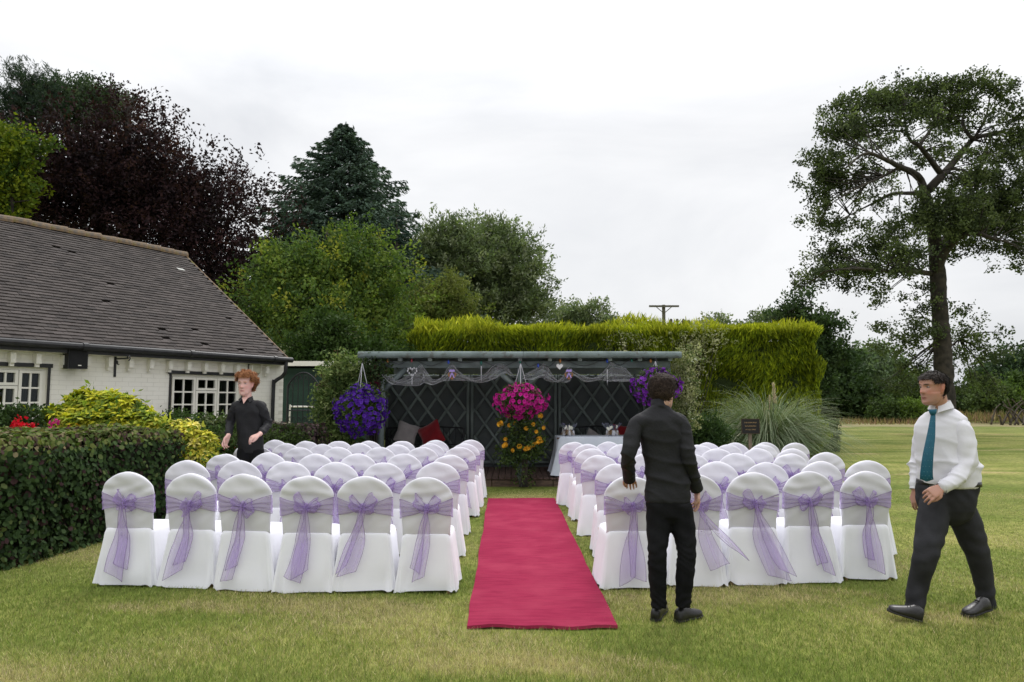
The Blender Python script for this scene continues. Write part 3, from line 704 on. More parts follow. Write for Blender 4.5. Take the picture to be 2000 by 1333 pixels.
# festoon bulbs and cable
mw = MB(); pts=[]
bulbs=[(757,704,'amber'),(804,703,'red'),(876,706,'blue'),(940,708,'green'),(1016,705,'green'),(1051,713,'blue'),(1094,704,'amber'),(1186,704,'blue'),(1234,703,'green'),(1271,704,'amber')]
for i,(a,b,c) in enumerate(bulbs):
    pts.append(P(a,b-2,YF-.12)); 
    if i<len(bulbs)-1: a2=bulbs[i+1][0]; pts.append(P((a+a2)/2,b+8+5*math.sin(i*2.2),YF-.10))
fs=empty('festoon_lights',pts[0],'string of small coloured festoon bulbs along the shelter beam','string lights')
mw.tube([Vector(p)-Vector(pts[0]) for p in smoothline(pts,120)],.006,5); mw.obj('cable',[M['black']],fs)
bc={'amber':(.55,.22,.06),'red':(.30,.03,.05),'blue':(.03,.08,.5),'green':(.02,.16,.12)}
bm={k:mat('bulb_'+k,v,.2,spec=.6) for k,v in bc.items()}
for a,b,c in bulbs:
    p=P(a,b+1,YF-.12)-pts[0]; q=MB(); q.tube([p+Vector((0,0,.022)),p+Vector((0,0,0)),p-Vector((0,0,.02))],[.014,.024,.02],8,round_=True); q.obj('bulb',[bm[c]],fs,True)
# hanging ornaments
orn=mat('silver_beads',(.48,.48,.51),.35); wk=mat('wicker',(.30,.14,.06),.9); lil=mat('lilac_ribbon',(.36,.26,.60),.6)
def heartpts(s,n=18): return [(s*.062*math.sin(t)**3*16/16, 0, s*(13*math.cos(t)-5*math.cos(2*t)-2*math.cos(3*t)-math.cos(4*t))/260) for t in np.linspace(0,2*math.pi,n)]
def ornament(px,py,kind,label):
    c=P(px,py,YF-.17); r=empty('hanging_ornament',c,label,'ornament')
    q=MB(); q.tube([(0,0,.0),(0,0,.11)],.003,4); q.obj('string',[M['black']],r)
    if kind=='beads':
        q=MB(); H=heartpts(1.35,16)
        for p in H: V,F=tube_np([(p[0],0,p[2]-.008-.04),(p[0],0,p[2]+.008-.04)],.014,6,True,True); q.add(V,F)
        q.obj('beaded_heart',[orn],r,True); q=MB()
        for k in range(5): V,F=tube_np([(0,0,-.15-.028*k),(0,0,-.163-.028*k)],.009,6,True,True); q.add(V,F)
        q.obj('crystal_drop',[orn],r,True)
    if kind=='heart':
        H=np.array(heartpts(1.0)); f=H.copy(); f[:,1]-=.008; b=H.copy(); b[:,1]+=.008; k=len(H); 
        q=MB(); q.add(np.vstack([f,b]),[np.array([list(range(k))]),np.array([list(range(k,2*k))[::-1]]),np.array([[i,(i+1)%k,(i+1)%k+k,i+k] for i in range(k)])]); q.obj('wooden_heart',[mat('white_wood',(.7,.7,.7),.7)],r)
    if kind=='wicker':
        q=MB(); H=np.array(heartpts(1.1)); H[:,2]-=.05
        for s in (.9,1,1.1): q.tube(H*np.array([s,1,s]),.006,5)
        q.obj('wicker_heart',[wk],r); q=MB()
        for s in (-1,1): q.grid(np.array([[(s*u*.05,-.02,.02+.02*u+w*.02+.01*math.sin(u*5)) for w in (-1,1)] for u in np.linspace(0,1,6)])); q.grid(np.array([[(s*u*.04+w*.01,-.02,-.0-.10*u) for w in (-1,1)] for u in np.linspace(0,1,6)]))
        q.obj('ribbon_bow',[lil],r)
    if kind=='icicle':
        q=MB()
        for k in range(8): V,F=tube_np([(0,0,.05-.024*k),(0,0,.038-.024*k)],[.012-.001*k]*2,6,True,True); q.add(V,F)
        q.tube([(0,0,-.14),(0,0,-.24)],[.006,.001],5); q.obj('glass_drop',[orn],r,True)
    if kind=='disc':
        q=MB(); q.tube([(0,-.01,0),(0,.01,0)],.025,12); q.obj('disc',[orn],r)
ornament(805,722,'beads','white beaded heart with crystal drop hanging over the grey cushion'); ornament(883,728,'wicker','wicker heart with lilac ribbon on the left half of the beam')
ornament(940,722,'icicle','thin white glass drop hanging left of the central post'); ornament(1093,716,'heart','flat white wooden heart hanging right of the central post')
ornament(1111,728,'wicker','wicker heart with lilac ribbon beside the flat white heart'); ornament(1186,728,'icicle','clear beaded icicle drop nearest the right hand basket')
# ================================================================ chairs under white covers with lilac sashes
def clothmat(name,c,c2,bump=.12):
    m = mat(name,c,.9,c2,3,bump,14,spec=.12,sheen=.15); return m
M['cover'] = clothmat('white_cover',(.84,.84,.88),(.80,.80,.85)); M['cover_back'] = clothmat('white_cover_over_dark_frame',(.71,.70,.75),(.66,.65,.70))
M['chairwood'] = mat('beech_leg',(.45,.28,.13),.5,(.35,.2,.09),20)
M['organza'] = tullemat('lilac_organza',(.55,.41,.76),.33,.6)
M['hem'] = mat('purple_hem',(.16,.085,.25),.7)
def lean(P_):                                    # backrest leans towards the rear
    P_ = P_.copy(); z = P_[...,2]; P_[...,1] -= .13*np.maximum(z-.47,0); return P_
def back_w(z): return np.interp(z,[.40,.50,.60,.70,.80,.86],[.194,.197,.202,.211,.219,.220])
def cover_mesh(sd_):
    r = np.random.RandomState(sd_); q = MB()
    k = 56; t = np.linspace(0,2*np.pi,k,endpoint=False); rings=[]
    ph = r.uniform(0,6.28,8); dent = r.uniform(-.012,.006); dx = r.uniform(-.08,.08)
    zs = list(np.linspace(.474,.80,13))+[.80+.183*math.sin(a) for a in np.linspace(.12,math.pi/2-.02,15)]
    for z in zs:
        w = back_w(min(z,.80)); 
        if z > .80: w *= max(.02,(1-((z-.80)/.1832)**1.85))**.58
        T = .030+.004*math.sin(z*9+ph[0])-.008*np.clip((.54-z)/.06,0,1); T *= 1 if z < .93 else max(.22,(1-((z-.93)/.054)**2)**.5)
        c,s = np.cos(t),np.sin(t); x = np.sign(c)*np.abs(c)**.62*w; y = np.sign(s)*np.abs(s)**.75*T
        up = np.clip((z-.60)/.3,0,1)
        wr = .008*math.sin(ph[6])*np.sin(z*(44+14*math.sin(ph[7]))+x*(22*math.sin(ph[1]))+2.2*np.sin(x*9+ph[5])+ph[2])*np.exp(-((z-.82)/.05)**2)+.003*np.sin(x*28+z*38+ph[3])*up
        wr += .004*np.sin(x*16*(1 if x.mean()>0 else 1)+ph[4])*np.exp(-((z-.52)/.07)**2)+.0025*np.sin(x*40-z*50+ph[5])*np.exp(-((z-.60)/.06)**2)
        kd = np.sqrt((x/.9)**2+(z-.71)**2); wr = wr + .0065*(1-np.abs(np.sin(np.arctan2(z-.71,x)*4.5+ph[1])))**2*np.exp(-((kd-.10)/.06)**2)*math.cos(ph[7]*.3)
        y = y + wr*(s<0.3)
        zz = z + 0*x
        if z > .84: zz = zz + dent*np.exp(-((x-dx)/.06)**2)*((z-.84)/.143)
        rings.append(np.stack([x,y,zz],-1))
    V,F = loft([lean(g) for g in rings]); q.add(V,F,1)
    # seat and skirt
    k = 120; t = np.linspace(0,2*np.pi,k,endpoint=False); c,s = np.cos(t),np.sin(t); p = 5.5
    pp = np.where(s < 0, 11., 4.2); ux = np.sign(c)*np.abs(c)**(2/pp); uy = np.sign(s)*np.abs(s)**(2/pp)
    prof = [(.488,-.12),(.494,-.045),(.490,-.018),(.479,-.004),(.45,.010),(.40,.016),(.33,.026),(.26,.037),(.19,.048),(.12,.058),(.06,.066),(.0,.074)]
    nf = r.randint(9,14); A1,A2,A3 = r.uniform(.007,.014),r.uniform(.003,.007),r.uniform(.01,.03)
    hem = .006+.012*(1+np.sin(t*r.randint(2,5)+ph[6]))*.6+.006*np.sin(t*9+ph[7]); hem += .02*np.exp(-((np.mod(t-r.uniform(3.6,5.8),6.283)-.3)/.22)**2)
    rings=[]
    side = np.where(s < -.6, .42, 1.0)            # the back panel hangs flatter than sides and front
    cor = np.abs(np.sin(2*t))**6
    bulge = r.uniform(-.014,.02); bph = r.uniform(-.1,.1)
    for z,e in prof:
        f = max(0,(.48-z)/.48)
        a = .199+e*.58+.006*f; b = .240+e*.42
        fold = f**1.3*(A1*np.sin(t*nf+ph[0]+f*.8)*side+A2*np.sin(t*(nf*2+1)+ph[1]-f)*side+A3*cor*np.sin(t*2+ph[2])*.8)
        fold += f*.014*cor
        bx = ux*a*(1+0*t); by = uy*b
        x = bx+np.cos(t)*fold; y = by+.203+np.sin(t)*fold
        x = x+f*.012*math.sin(ph[5]); 
        bk = np.exp(-((t-4.712)/.5)**2)
        y = y + bk*f*(bulge*1.3*np.sin(x*17+bph*40)+.010*np.sin(x*34-z*9+ph[3])*f*1.3+.005*np.sin(x*61+z*7+ph[1])*f) + bk*.004*np.sin(x*50+ph[4])*np.exp(-((z-.45)/.04)**2)
        # low ridge of cloth where hem breaks over the grass
        y = y - bk*.010*np.exp(-((z-.10)/.05)**2)*np.sin(x*9+ph[6])
        zz = np.full(k,z) + (hem if z == 0 else hem*f*.6)
        if z > .488: zz = zz + .006*np.cos(x*9)*np.cos((y-.2)*7)
        rings.append(np.stack([x,y,zz],-1))
    X = np.array(rings); i = np.arange(len(rings)*k).reshape(-1,k); j = np.roll(i,-1,1)
    q.add(X.reshape(-1,3), [np.stack([i[1:],j[1:],j[:-1],i[:-1]],-1).reshape(-1,4), np.array([list(range(k))])])
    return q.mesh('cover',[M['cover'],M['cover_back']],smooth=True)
def sash_mesh(sd_):
    r = np.random.RandomState(sd_); q = MB(); n = 84; t = np.linspace(0,2*np.pi,n); g=[]; kz=.712+r.uniform(-.008,.008); kx = r.uniform(-.012,.02); zl,zr = r.uniform(-.012,.014,2)
    for a in t:
        x = .219*np.sign(math.cos(a))*abs(math.cos(a))**.7; y = .043*np.sign(math.sin(a))*abs(math.sin(a))**.8
        bk = math.sin(a) < 0
        d = min(1,abs(x-kx)/.21) if bk else 1
        hh = .016+.062*d**1.05; zc = .712+(zl if x < 0 else zr)*d+(.008*d)
        if bk: y = y - .004*(1-d)
        row=[]
        for j in range(11):
            f = j/10*2-1
            row.append((x, y-(.0045*math.sin(f*9+x*8+r.rand()*0+sd_)+.002*math.sin(f*17+sd_*2))*(1 if bk else -1), zc+f*hh+(.012*math.sin(x*13+sd_) if not bk else .004*math.sin(x*30+sd_))))
        g.append(row)
    g = lean(np.array(g)); q.grid(g,0)
    q.tube(g[:,0],.0016,3,1); q.tube(g[:,-1],.0016,3,1)
    for j in (3,6): q.tube(g[:,j],.0011,3,1)
    return q.mesh('sash',[M['organza'],M['hem']],smooth=True), (kx,-.050,.712)
def ribbon(q, cl, widths, wdir, amp=.01, nf=2.2, ph=0, m=13, hem=.0016, end=0):
    cl = smoothline(cl,30); w = interp_r(widths,30); g=[]
    for i,(c,ww) in enumerate(zip(cl,w)):
        row=[]
        for j in range(m):
            f = j/(m-1)*2-1; wd = np.array(wdir)
            a = amp*(.35+.65*i/29)*math.sin(f*nf*3.0+ph+i*.07)
            row.append(c+wd*f*ww*(1-.12*abs(math.sin(f*2+ph)))+np.array([0,-abs(a)*.3-a,0])+np.array([0,0,end*f*(i/29)**4]))
        g.append(row)
    g = np.array(g); q.grid(g,0)
    if hem: q.tube(g[:,0],hem,3,1); q.tube(g[:,-1],hem,3,1); q.tube(g[-1],hem,3,1)
    return g
def loop_mesh(sd_, sg):
    r = np.random.RandomState(sd_*2+sg+5); q = MB(); L_ = r.uniform(.078,.112); H_ = r.uniform(.055,.085); tilt = r.uniform(-.35,1.0)
    n=22; g=[]
    for i in range(n):
        a = i/(n-1); ang = a*2*math.pi; cx = sg*L_*(1-math.cos(ang))/2; cy = -.022*math.sin(ang)-.012; wz = .008+H_*math.sin(a*math.pi)**.7*(1-.30*math.exp(-((a-.5)/.13)**2))
        dz = cx*sg*math.sin(tilt)*.9+(-.02*math.sin(a*math.pi))
        row=[]
        for j in range(9):
            f=j/8*2-1; row.append((cx-sg*.45*f*f*wz*math.sin(a*math.pi)**2+.012*math.sin(f*5+sd_)*math.sin(a*math.pi), cy+.010*math.sin(f*8+a*5+sd_), dz+f*wz*(1-.2*math.cos(ang))))
        g.append(row)
    g=np.array(g); q.grid(g,0); q.tube(g[:,0],.0014,3,1); q.tube(g[:,-1],.0014,3,1)
    return q.mesh('bow_loop',[M['organza'],M['hem']],smooth=True)
def knot_mesh():
    q = MB(); V,F = tube_np([(0,-.02,.028),(0,-.026,0),(.003,-.02,-.03)],[.015,.019,.014],10,True,True); q.add(V,F)
    return q.mesh('knot',[M['organza']],smooth=True)
def tail_mesh(sd_, dx, ln, w0, spread, lift=0.0):
    """tail hangs from the knot to below the seat following the back and skirt"""
    q = MB(); r = np.random.RandomState(sd_+40)
    zk = .712; pts=[]
    for f in np.linspace(0,1,7):
        z = -ln*f; za = zk+z
        ysurf = -.033-.13*max(za-.47,0)+.13*(zk-.47) if za > .48 else +.13*(zk-.47)-.015-.105*(.48-za)
        pts.append((dx*f**1.3+.012*math.sin(f*5+sd_), ysurf-.012-lift*f, z+lift*.35*f*f))
    ribbon(q, pts, [.012,.028,w0*.7,w0*.9,w0,w0*1.05], (1,0,r.uniform(-.1,.25)), amp=.010, nf=spread, ph=sd_*1.7, end=r.uniform(-.05,.05))
    return q.mesh('tail',[M['organza'],M['hem']],smooth=True)
def leg_mesh():
    q = MB(); q.tube([(0,0,.46),(0,-.055,0)],[.018,.014],6); return q.mesh('leg',[M['chairwood']])
LEG = leg_mesh(); KNOT = knot_mesh()
LEGP = [(-.185,.035,-.008),(.185,.035,-.008),(-.18,.38,-.008),(.18,.38,-.008)]
VAR = []
for v in range(12):
    VAR.append(dict(cover=cover_mesh(v*7+1), sash=sash_mesh(v+1), loops=(loop_mesh(v,-1),loop_mesh(v,1))))
def chair(x, y, v, label, group, tails, rz=0, wind=0, flip=False, sy=1.0):
    r = empty('banquet_chair',(x,y,gz(x,y)+.003),label,'chair',group,rz)
    r.scale = (rnd.uniform(1.0,1.05), 1, .955*rnd.uniform(.99,1.01)); K = VAR[v % len(VAR)]
    link('cover',K['cover'],r)
    s = link('sash',K['sash'][0],r); kx,ky,kz = K['sash'][1]
    kp = Vector((kx, ky-.13*(kz-.47)+.012, kz))
    link('knot',KNOT,s,kp); link('bow_loop',K['loops'][0],s,kp); link('bow_loop',K['loops'][1],s,kp)
    for me in tails: link('tail',me,s,kp+Vector((0,-.012,-.01)))
    for p in LEGP: link('leg',LEG,r,p)
    return r
# tail shapes: front row ones read from the photograph, the others shared
def T2(sd_, a, b): return [tail_mesh(sd_,*a), tail_mesh(sd_+3,*b)]
FT_L = [T2(1,(-.045,.60,.075,1.0),(-.01,.52,.06,.8)), T2(2,(-.12,.58,.085,1.2),(-.05,.48,.055,1)), T2(3,(-.115,.60,.045,1.4),(-.06,.50,.05,1)), T2(4,(-.10,.58,.07,1.2),(-.03,.54,.07,.9)), T2(5,(-.10,.53,.075,1.5),(-.16,.50,.04,1)), T2(6,(-.05,.57,.05,1.3),(-.10,.50,.04,1))]
FT_R = [T2(7,(-.05,.62,.07,1.0),(.02,.60,.065,.8)), T2(8,(.14,.52,.08,1.1,.03),(.33,.44,.05,1,.10)), T2(9,(.16,.62,.10,1.2),(.24,.58,.07,1,.04)), T2(10,(.13,.60,.05,1.2),(.09,.52,.05,1)), T2(11,(.05,.60,.075,1.0),(-.005,.50,.04,1))]
SH = [T2(20+i,(rnd.uniform(-.12,.12),rnd.uniform(.48,.6),.06,1.2),(rnd.uniform(-.1,.1),rnd.uniform(.45,.55),.05,1)) for i in range(6)]
ORD = ['first','second','third','fourth','fifth','sixth','seventh','eighth']
ROWS = ['front row nearest the camera','second row from the camera','third row from the camera','fourth row from the camera','fifth row from the camera','last row nearest the shelter']
YR = [G(1000,1160).y+.08]; 
yrow = lambda px, base: base
LEFT = [[833,713,600,480,375,252],[855,750,656,563,468,366],[877,789,698,616,525,439],[897,824,742,660,583,505],[908,839,774,702,629,559,484],[919,850,785,719,660,598,536,455]]
RIGHT = [[1230,1358,1470,1578,1690],[1205,1300,1400,1497,1602,1695],[1172,1262,1352,1440,1543,1614],[1155,1240,1322,1402,1480,1548],[1147,1215,1290,1366,1422,1490],[1121,1189,1250,1315,1382,1437,1496,1554]]
TOPL = [929,902,886,873,865.5,858.5]; TOPR = [923,903,886,876,868,864]
def y_for_top(py, z=.938):                        # distance where a chair top of height z shows at row py
    r = ray(1000,py); return (z-CAM_H)/r[2]*r[1]
for side,(LS,TP) in enumerate(((LEFT,TOPL),(RIGHT,TOPR))):
    for ri,row in enumerate(LS):
        yb = y_for_top(TP[ri])+.06
        for ci,px in enumerate(row):
            y = yb + (0 if side == 0 else [-.10,-.04,0.0,.05,.12][ci] if ri == 0 else .02*ci) + (rnd.uniform(-.04,.04) if ri else 0)
            if side == 0 and ri == 0: y += [0,.0,-.02,.02,.12,.16][ci]
            x = P(px,900,y-.06).x
            v = rnd.randrange(12) if ri else (ci if side == 0 else 6+ci)
            tl = SH[rnd.randrange(6)] if ri else (FT_L[::-1][ci] if side == 0 else FT_R[ci])
            lab = 'white covered chair with lilac sash, %s of the carpet, %s, %s from the carpet' % ('left' if side == 0 else 'right', ROWS[ri].replace(' nearest the camera','').replace(' nearest the shelter','').replace(' from the camera',''), ORD[ci])
            if ri == 0 and side == 1 and ci == 0: lab = 'white covered chair under the hand of the dark haired waiter, right front row'
            g = 'chairs %s of the red carpet' % ('left' if side == 0 else 'right')
            rz = rnd.uniform(-.08,.08)+(0 if side == 0 else -.02)
            if side == 1 and ri in (0,) : rz = [.06,-.02,-.03,.0,.02][ci]
            chair(x, y, v, lab, g, tl, rz)
# ================================================================ vegetation
def px_tube(pts, Y, rad):                          # limb drawn through photograph columns, at its own distance
    return ([P(a,b,Y+(c if len(t)>2 else 0)) for t in pts for a,b,*cc in [t] for c in [cc[0] if cc else 0]], rad)
GREENS = [(.030,.055,.014),(.045,.080,.018),(.065,.105,.025)]
# ---- big oak on the right
YO = 34
oak_base = P(1846,824,YO); oak_base.z = 0
ob = Vector((oak_base.x, YO, 0))
def o_(px,py,dy=0): return P(px,py,YO+dy)
oak_l = [([ob, o_(1843,760), o_(1842,700), o_(1838,640), o_(1834,590), o_(1832,545), o_(1828,495)], [.52,.44,.40,.37,.34,.36,.30]),
 ([o_(1830,540), o_(1840,500,-.5), o_(1865,470,-1), o_(1900,455,-1.5), o_(1950,470,-2)], [.26,.22,.18,.12,.06]),
 ([o_(1829,500), o_(1822,440), o_(1810,400), o_(1806,375)], [.32,.27,.25,.24]),
 ([o_(1806,378), o_(1797,350), o_(1780,336,-1), o_(1755,325,-2), o_(1725,310,-3), o_(1690,300,-3.5), o_(1650,330,-4)], [.20,.17,.15,.12,.09,.06,.03]),
 ([o_(1812,372), o_(1838,345), o_(1860,320,1), o_(1885,290,1), o_(1905,270,1.5), o_(1950,258,2), o_(1985,250,2)], [.22,.20,.17,.14,.11,.07,.03]),
 ([o_(1838,340), o_(1815,310,-.5), o_(1795,285,-1), o_(1775,270,-1), o_(1765,220,-1)], [.15,.12,.10,.07,.03]),
 ([o_(1795,285,-1), o_(1820,250,0), o_(1850,200,1)], [.09,.06,.03]),
 ([o_(1900,275,1), o_(1880,240,1), o_(1890,190,2)], [.10,.07,.03]),
 ([o_(1900,275,1), o_(1925,230,2), o_(1935,180,3)], [.09,.06,.03]),
 ([o_(1805,378,0), o_(1775,378,1), o_(1740,380,2), o_(1700,400,2), o_(1660,420,2)], [.12,.10,.08,.05,.02]),
 ([o_(1820,535), o_(1780,530,-1), o_(1730,530,-2), o_(1670,525,-3), o_(1610,530,-3)], [.13,.10,.08,.05,.02]),
 ([o_(1828,500), o_(1860,440,2), o_(1900,400,3), o_(1960,370,4)], [.16,.13,.10,.05]),
 ([o_(1760,325,-2), o_(1725,345,-2), o_(1670,370,-3), o_(1620,400,-3)], [.08,.06,.04,.02]),
 ([o_(1838,640), o_(1800,620,1), o_(1765,625,2)], [.06,.04,.02]), ([o_(1842,690), o_(1880,660,1), o_(1920,650,1)], [.06,.04,.02])]
oak_e = [EL(1765,190,60,28,YO), EL(1700,205,50,22,YO,dy=-1), EL(1840,185,60,28,YO), EL(1905,178,62,30,YO), EL(1955,200,42,30,YO), EL(1660,225,42,24,YO), EL(1720,245,60,22,YO,dy=-2),
 EL(1980,245,40,26,YO), EL(1850,235,50,20,YO,dy=2), EL(1790,225,50,22,YO,dy=-2), EL(1650,265,46,26,YO,dy=-1), EL(1690,275,36,16,YO,dy=1), EL(1885,255,30,14,YO,dy=2), EL(1820,265,30,12,YO),
 EL(1605,320,30,24,YO), EL(1655,315,42,22,YO,dy=-2), EL(1600,360,28,22,YO), EL(1645,355,36,14,YO), EL(1590,395,26,16,YO), EL(1640,400,34,14,YO,dy=1), EL(1700,345,26,10,YO), EL(1680,375,28,10,YO),
 EL(1600,440,22,20,YO), EL(1650,440,40,14,YO,dy=1), EL(1700,425,36,13,YO,dy=2), EL(1745,410,26,10,YO,dy=2), EL(1790,415,28,16,YO), EL(1612,470,18,14,YO),
 EL(1960,300,50,18,YO,dy=2), EL(1960,350,56,30,YO), EL(1900,370,56,28,YO), EL(1860,400,56,24,YO,dy=-2), EL(1930,410,60,30,YO), EL(1985,400,44,50,YO), EL(1835,425,50,22,YO), EL(1870,440,60,24,YO,dy=-2),
 EL(1790,455,40,20,YO), EL(1740,470,46,20,YO,dy=-1), EL(1780,490,50,20,YO,dy=-3), EL(1850,470,46,18,YO,dy=3), EL(1910,455,50,22,YO), EL(1960,460,44,26,YO), EL(1990,500,22,26,YO), EL(1890,490,36,12,YO), EL(1930,490,20,10,YO),
 EL(1690,500,50,18,YO), EL(1630,512,46,18,YO), EL(1650,540,60,18,YO,dy=-1), EL(1590,540,36,16,YO), EL(1720,530,50,18,YO,dy=-2), EL(1768,515,40,18,YO), EL(1570,562,20,10,YO), EL(1700,560,26,8,YO), EL(1790,552,30,12,YO), EL(1740,580,26,10,YO),
 EL(1800,600,30,12,YO), EL(1770,640,42,13,YO,dy=-1), EL(1800,665,44,16,YO), EL(1750,672,26,14,YO), EL(1880,600,14,6,YO), EL(1900,630,36,12,YO), EL(1880,660,36,16,YO,dy=1), EL(1925,660,34,12,YO), EL(1940,690,22,8,YO), EL(1790,705,44,16,YO,dy=1), EL(1890,700,36,16,YO,dy=1), EL(1780,750,40,20,YO,dy=1), EL(1900,755,38,20,YO,dy=1)]
OAKP = [(.052,.070,.030),(.072,.096,.038),(.10,.125,.05),(.036,.048,.024)]
OAK=tree('oak_tree','tall spreading oak with open crown on the right behind the man in a tie','tree',ob,oak_l,oak_e+[EL(1740,290,50,14,YO,dy=2),EL(1800,310,40,12,YO,dy=2),EL(1845,305,26,14,YO,dy=-2),EL(1720,385,40,12,YO,dy=-2),EL(1905,325,40,14,YO,dy=-2),EL(1760,350,34,8,YO,dy=3),EL(1780,432,50,16,YO,dy=2),EL(1980,300,30,30,YO)],3300,30,spray=(.42,.17),leaf=(.13,.62),clump=5,jz=.22,pal=OAKP,twigs=420,shell=.7,up=.1)

# ---- left hand trees
YB_ = 27
def simple(base, top, r0, n=6, wob=.15):
    b = Vector(base); t = Vector(top); pts=[b+(t-b)*(i/(n-1))+Vector((rnd.uniform(-wob,wob),rnd.uniform(-wob,wob),0))*(1 if 0<i<n-1 else 0) for i in range(n)]
    return (pts, list(np.linspace(r0, r0*.2, n)))
def gb(px, Y): p = P(px,785,Y); return Vector((p.x,Y,0))
def limbs_for(base, top, r0, ells, k=10):
    L_ = [simple(base, top, r0)]; tr = L_[0][0]
    E = sorted(ells, key=lambda e: -e[3]*e[5])[:k]
    for e in E:
        c = Vector(e[:3]); a = tr[0]+(tr[-1]-tr[0])*min(.85,max(.15,(c.z-.35*abs(c.x-tr[0].x)-.3)/max(tr[-1].z,1)*.8))
        m = (a+c)/2+Vector((0,0,-.05*(c-a).length)); L_.append(([a,m,c],[r0*.4,r0*.25,r0*.08]))
    return L_
def T_(name,label,base_px,Y,top_py,r0,ells,ncl,per,**kw):
    b = gb(base_px,Y); t = P(base_px,top_py,Y); cat = kw.pop('cat','tree')
    return tree(name,label,cat,b,limbs_for(b,t,r0,ells),ells,ncl,per,**kw)
CB = [(.017,.009,.011),(.025,.012,.014),(.036,.017,.019),(.012,.007,.009)]
cb_e = [EL(228,238,44,42,YB_),EL(180,290,90,50,YB_),EL(262,290,70,46,YB_),EL(120,330,110,60,YB_),EL(235,340,110,60,YB_),EL(330,335,54,42,YB_),EL(80,400,110,60,YB_),EL(190,410,110,60,YB_),EL(300,400,100,55,YB_),EL(385,390,50,40,YB_,dy=1),EL(380,440,80,50,YB_),EL(440,400,44,32,YB_),EL(455,360,22,36,YB_),EL(440,470,60,50,YB_),EL(400,540,80,60,YB_),EL(320,480,80,60,YB_),EL(480,420,26,22,YB_),EL(450,580,50,70,YB_),EL(60,460,80,60,YB_)]
def fine_sprays(pts, pal, ln, per, size):
    def f(off):
        C=np.array([tuple(p) for p,_ in pts])+off; D=np.array([d for _,d in pts],float)
        (v,fc,t),_d = sprays(C,D,per,ln,.09,size,.5,pal,.05,along=1.0); return [(v,fc,t)]
    return f
edge = []
for (a,b,dx,dz) in [(255,170,.3,1),(275,190,.5,1),(240,160,.1,1),(300,215,.8,.8),(330,250,.9,.7),(345,270,1,.5),(345,300,1,.4),(360,330,1,.4),(350,350,1,.3),(370,310,1,.6),(470,310,.5,1),(460,330,.2,1),(480,345,.8,.7),(490,370,1,.4),(500,390,1,.4),(505,420,1,.35),(430,360,.6,.8),(415,370,.3,1),(400,350,.6,.8),(385,345,.7,.7),(470,300,.4,1),(440,345,.4,1),(500,440,1,.2),(230,150,.2,1),(290,200,.7,.9),(320,235,.9,.8),(455,395,.9,.5)]:
    for k in range(3): edge.append((P(a-14+rnd.uniform(-10,6),b+42+rnd.uniform(-8,8),YB_+rnd.uniform(-1.5,1.5)),(dx,rnd.uniform(-.4,.4),dz)))
T_('copper_beech','dark purple copper beech spreading behind the ridge of the white house',250,YB_,200,.5,cb_e,3100,28,spray=(1.0,.20),leaf=(.14,.55),pal=CB,twigs=500,shell=.75,up=.35,extra=fine_sprays(edge,CB,1.0,40,.11),along=.9)
pe = [EL(60,160,22,26,36),EL(40,195,28,18,36),EL(75,195,26,26,36),EL(20,215,34,24,36),EL(80,220,34,30,36),EL(55,200,30,22,36),EL(95,170,10,12,36),EL(20,260,50,26,36),EL(50,142,9,12,36)]
T_('pine_tree','dark pine with upright tufts at the far left edge of the trees',62,36,165,.3,pe,560,46,spray=(.55,.13),leaf=(.20,.16),pal=[(.030,.050,.034),(.022,.038,.028),(.042,.062,.04)],twigs=160,shell=.6,up=1.1,along=1.0)
ge = [EL(140,184,30,18,38),EL(180,186,36,20,38),EL(160,215,50,26,38),EL(212,205,24,24,38),EL(200,215,40,20,38),EL(120,190,20,24,38)]
T_('deciduous_tree','loose grey green tree rising between the pine and the copper beech',165,38,200,.3,ge,620,26,spray=(.6,.22),leaf=(.17,.55),pal=[(.05,.075,.045),(.035,.055,.030),(.07,.095,.055)],twigs=200,shell=.8,up=.3)
ye = [EL(10,290,44,26,23),EL(-10,340,40,50,23),EL(45,272,26,9,23),EL(-20,410,46,50,23)]
T_('yellow_maple','yellow green tree crown at the left edge in front of the purple beech',20,23,300,.2,ye,520,34,spray=(.4,.2),leaf=(.13,.65),pal=[(.16,.19,.015),(.10,.14,.015),(.05,.085,.015)],w=[.35,.35,.3],twigs=60,up=.4)

